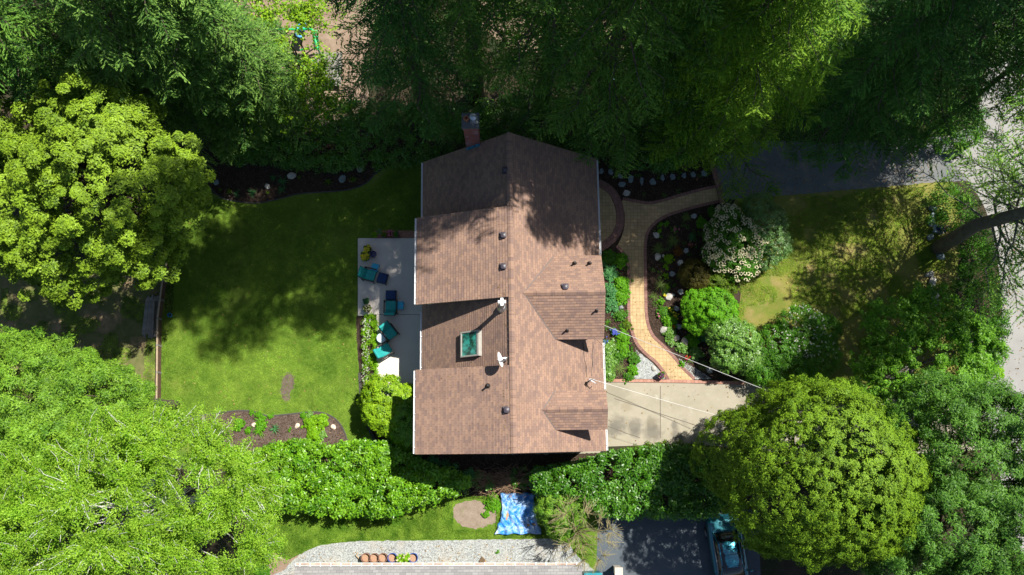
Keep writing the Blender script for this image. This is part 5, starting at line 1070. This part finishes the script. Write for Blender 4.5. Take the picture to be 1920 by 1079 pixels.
# --- dark teal saloon car under the round tree
cp0 = W(1357, 1010, .7); cp1 = W(1368, 1075, .7); car = thing('parked_car', 'dark teal saloon car parked beside the huge rounded conifer', 'car', (*W(1366, 1047, .7)[:2], 0), math.atan2(cp1[1]-cp0[1], cp1[0]-cp0[0]))
def pm_(name, c, rough, metal, coat): m, t, b = new_mat(name); b.inputs['Base Color'].default_value = rgb(c); b.inputs['Roughness'].default_value = rough; b.inputs['Metallic'].default_value = metal; b.inputs['Coat Weight'].default_value = coat; return m
paint = pm_('teal_car_paint', (.015, .13, .17), .28, .5, 1); roofp = pm_('blue_green_car_roof', (.02, .19, .26), .25, .5, 1); cglass = pm_('car_glass', (.01, .012, .014), .04, 0, .5)
def loft(st, closed=True):
    """stations (x, half width, z low, z shoulder, z top, top half width)"""
    m = MB(); L = []
    for x, w_, zl, zs_, zt, wt in st:
        L.append([(x, -w_*.93, zl), (x, -w_, (zl+zs_)/2), (x, -w_*.98, zs_), (x, -wt, (zs_+zt*2)/3), (x, -wt*.85, zt), (x, -wt*.4, zt+.012), (x, wt*.4, zt+.012), (x, wt*.85, zt), (x, wt, (zs_+zt*2)/3), (x, w_*.98, zs_), (x, w_, (zl+zs_)/2), (x, w_*.93, zl)])
    n = 12; vs = [p for l in L for p in l]; fs = [(i*n+k, i*n+(k+1) % n, (i+1)*n+(k+1) % n, (i+1)*n+k) for i in range(len(L)-1) for k in range(n)]
    fs += [tuple(range(n))[::-1], tuple((len(L)-1)*n+k for k in range(n))]; m.add(vs, fs); return m
loft([(-2.3, .66, .38, .62, .68, .6), (-2.22, .80, .30, .76, .86, .72), (-1.9, .86, .22, .84, .95, .78), (-1.3, .88, .2, .87, .97, .82), (-.6, .89, .2, .88, .96, .84), (.5, .89, .2, .88, .95, .84), (1.1, .88, .2, .84, .93, .80), (1.8, .85, .22, .76, .84, .74), (2.15, .78, .28, .64, .74, .66), (2.28, .62, .36, .52, .58, .52)]).build('body', paint, car, True)
cab = loft([(-1.42, .66, .9, .94, .955, .60), (-.88, .72, .9, 1.1, 1.36, .55), (-.3, .73, .9, 1.12, 1.42, .57), (.3, .73, .9, 1.12, 1.40, .57), (1.15, .70, .88, .92, .94, .62)]); cab.build('windows', cglass, car, True)
rf = MB(); vs = []
xs = [-.93, -.85, -.4, 0, .25, .36]; zt_ = [1.365, 1.40, 1.45, 1.45, 1.43, 1.40]
for x, z in zip(xs, zt_):
    for y in (-.56, -.5, -.25, 0, .25, .5, .56): vs.append((x, y*(1-.04*(x == xs[0] or x == xs[-1])), z-.09*(abs(y)/.56)**3))
rf.add(vs, [(i*7+j, (i+1)*7+j, (i+1)*7+j+1, i*7+j+1) for i in range(5) for j in range(6)])
r_o = rf.build('roof', roofp, car, True); MB().box((-.28, 0, 1.462), (.02, 1.0, .006)).build('sunroof_seam', M['black'], r_o)
for s in (-1, 1):
    MB().tube([(.32, s*.55, 1.38), (.75, s*.64, 1.15), (1.12, s*.69, .95)], .035, 6).build('pillar', paint, car)
    MB().tube([(-.9, s*.55, 1.36), (-1.2, s*.62, 1.12), (-1.42, s*.67, .96)], .045, 6).build('pillar', paint, car)
    MB().tube([(-1.0, s*.70, 1.0), (-.4, s*.735, 1.13), (0, s*.735, 1.13), (.6, s*.72, 1.02)], .014, 5).build('window_trim', M['metal'], car)
    mr = MB(); mr.rbox((.72, s*1.0, .98), (.12, .2, .13), .04); mr.build('mirror', paint, car, True)
    MB().rbox((2.17, s*.6, .62), (.1, .3, .12), .03).build('headlight', M['white'], car)
    MB().rbox((-2.24, s*.62, .74), (.08, .28, .12), .03).build('taillight', flat('tail_red', (.3, .01, .01), .3), car)
    for x in (-1.35, 1.4):
        w_ = MB(); w_.tube([(x, s*.70, .31), (x, s*.90, .31)], .31, 20); wo = w_.build('wheel', M['black'], car)
        MB().tube([(x, s*.895, .31), (x, s*.915, .31)], .19, 14).build('rim', M['metal'], wo)

# --- play equipment at the top
green = flat('green_plastic', (.01, .42, .12), .4); bluep = flat('light_blue_plastic', (.12, .42, .90), .35, var=.15)
pc = W(560, 85, 1.0); ps = thing('play_frame', 'green climbing frame with a light blue slide behind the maple', 'playset', (pc[0], pc[1], 0)); o3 = np.array([pc[0], pc[1], 0])
hz = 1.9; K_ = [W(512, 56, hz), W(585, 55, hz), W(596, 92, hz), W(560, 92, hz)]
def bar(a, b, r, nm='bar', mat=green, par=ps): MB().tube([a, b], r, 8).build(nm, mat, par, False, o3)
bar(K_[0], K_[1], .07, 'top_beam'); bar(K_[1], K_[2], .07, 'top_beam')
for p in (K_[0], K_[1], K_[2]): bar(p, [p[0], p[1], 0], .05, 'post')
q0, q1 = W(585, 56, hz), W(598, 95, .2); 
for k in range(3): bar(W(586+k*4, 58, hz), W(590+k*4, 94, .3), .04, 'ladder_rail')
for k in range(5): bar(W(585+k, 62+k*7, hz-.3*k), W(596+k, 62+k*7, hz-.3*k), .03, 'rung')
l0, l1 = W(478, 117, 1.2), W(592, 115, 1.2); bar(l0, l1, .06, 'lower_beam'); bar(l1, [l1[0], l1[1], 0], .05, 'post'); bar(l0, [l0[0], l0[1], 0], .05, 'post')
bar(W(580, 90, .6), W(560, 95, .6), .05, 'curved_brace')
m = MB(); a, b = W(570, 26, .2), W(564, 58, 1.5); n = 10; vs = []
for i in range(n+1):
    t = i/n; c = a*(1-t)+b*t; c[2] = .2+1.3*t**1.2
    for dx, dz in ((-.27, .16), (-.25, .0), (-.1, -.03), (.1, -.03), (.25, 0), (.27, .16)): vs.append((c[0]+dx, c[1], c[2]+dz))
m.add(vs, [(i*6+j, i*6+j+1, (i+1)*6+j+1, (i+1)*6+j) for i in range(n) for j in range(5)]); m.build('slide', bluep, ps, True, o3)
c = W(563, 63, 1.7); rg = MB(); rg.tube([(c[0]+.22*math.cos(k*.5236), c[1]+.22*math.sin(k*.5236), 1.7) for k in range(13)], .07, 8); rg.build('slide_hoop', bluep, ps, True, o3)
c = W(615, 130, .4); dk = MB()
for k in range(9): dk.box((c[0]-.72+k*.18, c[1], .4), (.165, 2.1, .04))
tag(dk.build('wooden_platform', polem, None, False, np.array([c[0], c[1], 0])), 'grey plank platform right of the green climbing frame', 'platform')
b0 = W(488, 42, .3); sb = thing('sandbox', 'small orange-tan sandbox left of the play frame', 'sandbox', (b0[0], b0[1], 0))
for dx, dy, sx_, sy_ in ((0, .45, .9, .06), (0, -.45, .9, .06), (.45, 0, .06, .96), (-.45, 0, .06, .96)): MB().box((dx, dy, .12), (sx_ if sx_ > .1 else .06, sy_, .24)).build('side_board', flat('orange_tan_board', (.50, .28, .13), .8), sb)
MB().box((0, 0, .06), (.84, .84, .1)).build('sand', M['dirt'], sb)
# pale pipe lying among the northern trees
m = MB(); m.tube([W(1090, 148, .3), W(1235, 151, .3)], .06, 8); tag(m.build('pipe', flat('pale_blue_pipe', (.25, .42, .50), .5), None, False, np.array([*W(1160, 150)[:2], 0])), 'long pale blue pipe lying under the firs above the hedge', 'pipe')

# --- overhead line
A = HW(*HL(1132, 610, 5.0)); Bq = W(1398, 715, 5.4); e_ = Bq+(Bq-A)*1.0; pts = []
for k in range(25):
    t = k/24; p = A*(1-t)+e_*t; p[2] = 5.0+.9*t-.9*math.sin(t*math.pi)*.35; pts.append(p)
tag(MB().tube(pts, .013, 6).build('power_line', flat('pale_cable', (.40, .40, .40), .5), None, False, A), 'pale overhead cable from the large dormer across the garden', 'cable')
A = MASTTOP; Bq = W(1316, 772, 4.6); e_ = A+(Bq-A)*1.5; pts = []
for k in range(21):
    t = k/20; p = A*(1-t)+e_*t; p[2] = A[2]+(5.2-A[2])*t-.35*math.sin(t*math.pi); pts.append(p)
tag(MB().tube(pts, .007, 6).build('power_line', M['white'], None, False, A), 'thin white cable from the roof mast over the driveway', 'cable')
# --- grass blades, litter and mulch
def px_points(px, n, h=0): return poly_points(W([p[0] for p in px], [p[1] for p in px], h)[:, :2], n)
def scatter(name, P, z, L, Wd, mat, tone, upr=.4, zj=0.0):
    n = len(P); th = rng.random(n)*6.28; D = np.c_[np.cos(th), np.sin(th), rng.uniform(0, upr, n)]
    o = leaves(name, np.c_[P, z+rng.random(n)*zj], np.c_[rng.normal(0, .5, (n, 2)), np.ones(n)], D, L*rng.uniform(.6, 1.4, n), Wd*rng.uniform(.7, 1.3, n), tone, mat); o['kind'] = 'stuff'; return o
gm1 = leaf_mat('grass_blades', (.05, .13, .008), (.28, .42, .05), .7, .2, .1, sat=False)
P = px_points([(303, 560), (325, 400), (400, 372), (480, 385), (600, 364), (690, 350), (740, 312), (800, 305), (800, 430), (700, 432), (668, 446), (668, 600), (674, 740), (690, 810), (655, 838), (640, 790), (600, 770), (500, 776), (440, 768), (345, 780), (303, 790)], 150000)
q = W(540, 727)[:2]; P = P[((((P-q)*[1, .55])**2).sum(1) > .16) | (rng.random(len(P)) < .12)]
t_ = vn(P[:, 0], P[:, 1], .5, 1)*.35+vn(P[:, 0], P[:, 1], 2.2, 2)*.35+vn(P[:, 0], P[:, 1], .16, 3)*.3
scatter('grass', P, .012, .075, .022, gm1, t_*1.15-.12+rng.normal(0, .1, len(P)), .5, .02)
P = px_points([(470, 1010), (540, 965), (700, 972), (880, 930), (1010, 935), (1020, 1008), (700, 1011), (600, 1020), (540, 1050)], 45000); q = W(890, 964)[:2]
P = P[(np.abs(P-q)*[1, 1.4]).max(1) > 1.15]
scatter('grass', P, .012, .11, .026, gm1, vn(P[:, 0], P[:, 1], .35, 4)*.6+rng.normal(0, .1, len(P)), .9, .05)
P = px_points([(1384, 380), (1740, 350), (1770, 460), (1780, 640), (1600, 730), (1385, 715), (1358, 560)], 95000); tt_ = vn(P[:, 0], P[:, 1], .9, 9); k_ = tt_ > .47
scatter('grass', P[k_], .012, .08, .022, leaf_mat('dry_grass_blades', (.10, .17, .02), (.42, .44, .10), .7, .2, .1), (vn(P[:, 0], P[:, 1], .3, 5)*.7+rng.normal(0, .1, len(P)))[k_], .5, .03)
P = px_points([(2, 540), (300, 560), (300, 790), (200, 700), (2, 620)], 30000); k_ = vn(P[:, 0], P[:, 1], .8, 19) > .45
scatter('grass', P[k_], .012, .08, .022, gm1, vn(P[:, 0], P[:, 1], .3, 5)[k_], .5, .03)
mm_ = leaf_mat('bark_mulch', (.04, .025, .018), (.19, .13, .09), .95, 0, .1, sat=False)
for px, n in ((bed1, 9000), (bed2, 6000), ([(1120, 300), (1335, 292), (1345, 350), (1220, 382), (1165, 372), (1120, 340)], 8000), ([(1210, 440), (1260, 400), (1380, 395), (1380, 640), (1390, 712), (1300, 708), (1215, 600)], 14000), ([(1130, 470), (1178, 500), (1180, 610), (1200, 660), (1190, 712), (1134, 712)], 6000), ([(680, 860), (1120, 856), (1120, 905), (700, 905)], 7000)):
    scatter('mulch', px_points(px, n), .018, .07, .03, mm_, rng.random(n)**2, .3, .02)
lm_ = leaf_mat('fallen_leaf', (.16, .09, .03), (.42, .28, .12), .8, .1, .1, sat=False)
for px, n in (([(310, 400), (790, 310), (670, 600), (670, 820), (310, 780)], 260), ([(1135, 720), (1400, 720), (1300, 830), (1140, 830)], 35), ([(1350, 300), (1760, 280), (1745, 345), (1350, 372)], 500), ([(1400, 378), (1740, 350), (1770, 600), (1500, 640)], 500), ([(1860, 120), (1919, 120), (1919, 740), (1850, 740), (1880, 400)], 320), ([(560, 1030), (1100, 1015), (1100, 1055), (560, 1055)], 160)):
    scatter('fallen_leaves', px_points(px, n), .035, .085, .055, lm_, rng.random(n), .3, .01)
P = px_points([(1175, 380), (1340, 355), (1345, 372), (1225, 412), (1204, 500), (1208, 600), (1290, 712), (1262, 712), (1186, 600), (1186, 500)], 90)
scatter('fallen_leaves', P, .05, .07, .045, lm_, rng.random(90), .3, .01)
nr_ = 420; ys_ = rng.uniform(.2, 15.2, nr_); xs_ = rng.uniform(-4.4, 4.4, nr_)*np.where(rng.random(nr_) < .35, .15, 1); q_ = np.where(xs_ < 0, (RH-EL)/4.66, (RH-ER)/4.68)
wing = (xs_ < 0) & ((ys_ < 4.04) | ((ys_ > 7.27) & (ys_ < 11.7))); zz_ = np.where(wing, RH+.03-1.98/4.72*abs(xs_), RH-q_*abs(xs_))+.03
nx_ = np.where(wing, -.42, np.sign(xs_)*q_); k_ = ~((xs_ > .4) & (((ys_ > HL(1090, 640, 5)[1]) & (ys_ < HL(1090, 475, 5)[1])) | ((ys_ > HL(1090, 810, 5)[1]) & (ys_ < HL(1090, 728, 5)[1]))))
C_ = (np.c_[xs_, ys_, zz_]+np.array([HO[0], HO[1], 0]))[k_]; n_ = len(C_)
o = leaves('fallen_needles', C_, np.c_[nx_[k_], np.zeros(n_), np.ones(n_)], rng.normal(size=(n_, 3)), rng.uniform(.04, .10, n_), rng.uniform(.02, .05, n_), rng.random(n_), lm_, house, .02); o['kind'] = 'stuff'
cvm = LM['mid']
for px, n in (([(1215, 440), (1260, 402), (1380, 398), (1310, 520), (1300, 640), (1380, 705), (1290, 690), (1222, 600)], 60), ([(1136, 475), (1176, 500), (1180, 610), (1195, 650), (1150, 708), (1136, 700)], 60), ([(1125, 300), (1330, 295), (1340, 345), (1240, 375), (1190, 375)], 26)):
    P = px_points(px, n); F = Fol(); F.puffs(np.c_[P, np.full(n, .06)], rng.uniform(.08, .22, n), 26, .07, .035, up=.9, tip=.3); o = F.build('ground_cover', cvm); o['kind'] = 'stuff'
# --- person crouching by the road hedge
pc = W(1765, 429, .5); px0, py0 = float(pc[0]), float(pc[1])
def skin_body(name, mat, verts, edges, rad, parent, sub=2, root=0):
    me = bpy.data.meshes.new(name); me.from_pydata(verts, edges, []); o = bpy.data.objects.new(name, me); COL.objects.link(o); me.materials.append(mat)
    md = o.modifiers.new('skin', 'SKIN'); md.use_smooth_shade = True
    for i, r in enumerate(rad): me.skin_vertices[0].data[i].radius = (r, r) if not hasattr(r, '__len__') else r
    me.skin_vertices[0].data[root].use_root = True
    s = o.modifiers.new('sub', 'SUBSURF'); s.levels = sub; s.render_levels = sub
    o.parent = parent; return o
per = thing('person', 'person in a navy top crouching among rocks beside the leaning trunk', 'person', (px0-.05, py0, 0), math.radians(-10))
skin = flat('skin', (.46, .25, .17), .6, var=.08); hairm = flat('dark_hair', (.03, .02, .015), .7); jeans = flat('light_jeans', (.28, .38, .46), .85); navyt = flat('navy_shirt', (.012, .02, .075), .85)
# faces +x (towards the hedge), leaning forward over bent knees
V = [(-.18, 0, .34), (-.10, 0, .50), (.04, 0, .66), (.14, 0, .78), (.20, 0, .86), (.25, 0, .97),      # pelvis, waist, chest, shoulders, neck, head
     (.13, .19, .76), (.27, .26, .56), (.44, .20, .42), (.13, -.19, .76), (.28, -.25, .55), (.45, -.16, .40),   # arms
     (-.14, .13, .32), (.22, .19, .42), (.05, .17, .09), (.2, .18, .05), (-.14, -.13, .32), (.24, -.17, .40), (.06, -.16, .09), (.21, -.17, .05)]
Ed = [(0, 1), (1, 2), (2, 3), (3, 4), (4, 5), (3, 6), (6, 7), (7, 8), (3, 9), (9, 10), (10, 11), (0, 12), (12, 13), (13, 14), (14, 15), (0, 16), (16, 17), (17, 18), (18, 19)]
Rd = [.14, .135, .16, .14, .06, .095, .07, .05, .032, .07, .05, .032, .1, .075, .05, .045, .1, .075, .05, .045]
skin_body('body', skin, V, Ed, Rd, per)
skin_body('shirt', navyt, [(-.16, 0, .40), (-.10, 0, .51), (.04, 0, .67), (.14, 0, .775), (.12, .19, .765), (.21, .235, .65), (.12, -.19, .765), (.21, -.23, .65)], [(0, 1), (1, 2), (2, 3), (3, 4), (4, 5), (3, 6), (6, 7)], [.155, .155, .18, .155, .092, .07, .092, .07], per)
skin_body('trousers', jeans, [(-.19, 0, .33), (-.14, .13, .31), (.22, .19, .42), (.06, .17, .12), (-.14, -.13, .31), (.24, -.17, .40), (.07, -.16, .12)], [(0, 1), (1, 2), (2, 3), (0, 4), (4, 5), (5, 6)], [.16, .115, .09, .065, .115, .09, .065], per)
for s, (hx, hy, hz_) in ((1, (.44, .20, .42)), (-1, (.45, -.16, .40))):
    hv = [(hx, hy, hz_), (hx+.07, hy-s*.01, hz_-.035)]; he_ = [(0, 1)]; hr_ = [.026, .034]
    for k in range(4):
        yy = hy-s*.01+(k-1.5)*.021; b_ = len(hv); ln_ = (.032, .038, .036, .028)[k]
        hv += [(hx+.10, yy, hz_-.05), (hx+.10+ln_, yy, hz_-.075), (hx+.105+ln_*1.3, yy, hz_-.115)]; he_ += [(1, b_), (b_, b_+1), (b_+1, b_+2)]; hr_ += [.0105, .009, .0075]
    b_ = len(hv); hv += [(hx+.05, hy+s*.04, hz_-.04), (hx+.085, hy+s*.055, hz_-.07)]; he_ += [(0, b_), (b_, b_+1)]; hr_ += [.012, .009]
    skin_body('hand', skin, hv, he_, hr_, per, 1)
hd = MB(); hd.rock((.27, 0, .99), (.115, .088, .12), 3, 3, .0); ho = hd.build('hair', hairm, per, True); ho.location = (-.035, 0, .035)
f = MB(); f.rock((.36, 0, .965), (.02, .014, .022), 1, 1, 0); f.build('nose', skin, per, True)
for s in (-1, 1): MB().rock((.335, s*.035, .985), (.012, .014, .008), 1, 1, 0).build('eye', M['black'], per); MB().rock((.255, s*.096, .965), (.022, .01, .03), 1, 1, 0).build('ear', skin, per)
MB().rock((.335, 0, .925), (.012, .025, .007), 1, 1, 0).build('mouth', flat('lips', (.35, .12, .1), .6), per)
for s in (-1, 1): MB().rbox((.17, s*.175, .045), (.27, .1, .09), .035).build('shoe', M['black'], per)
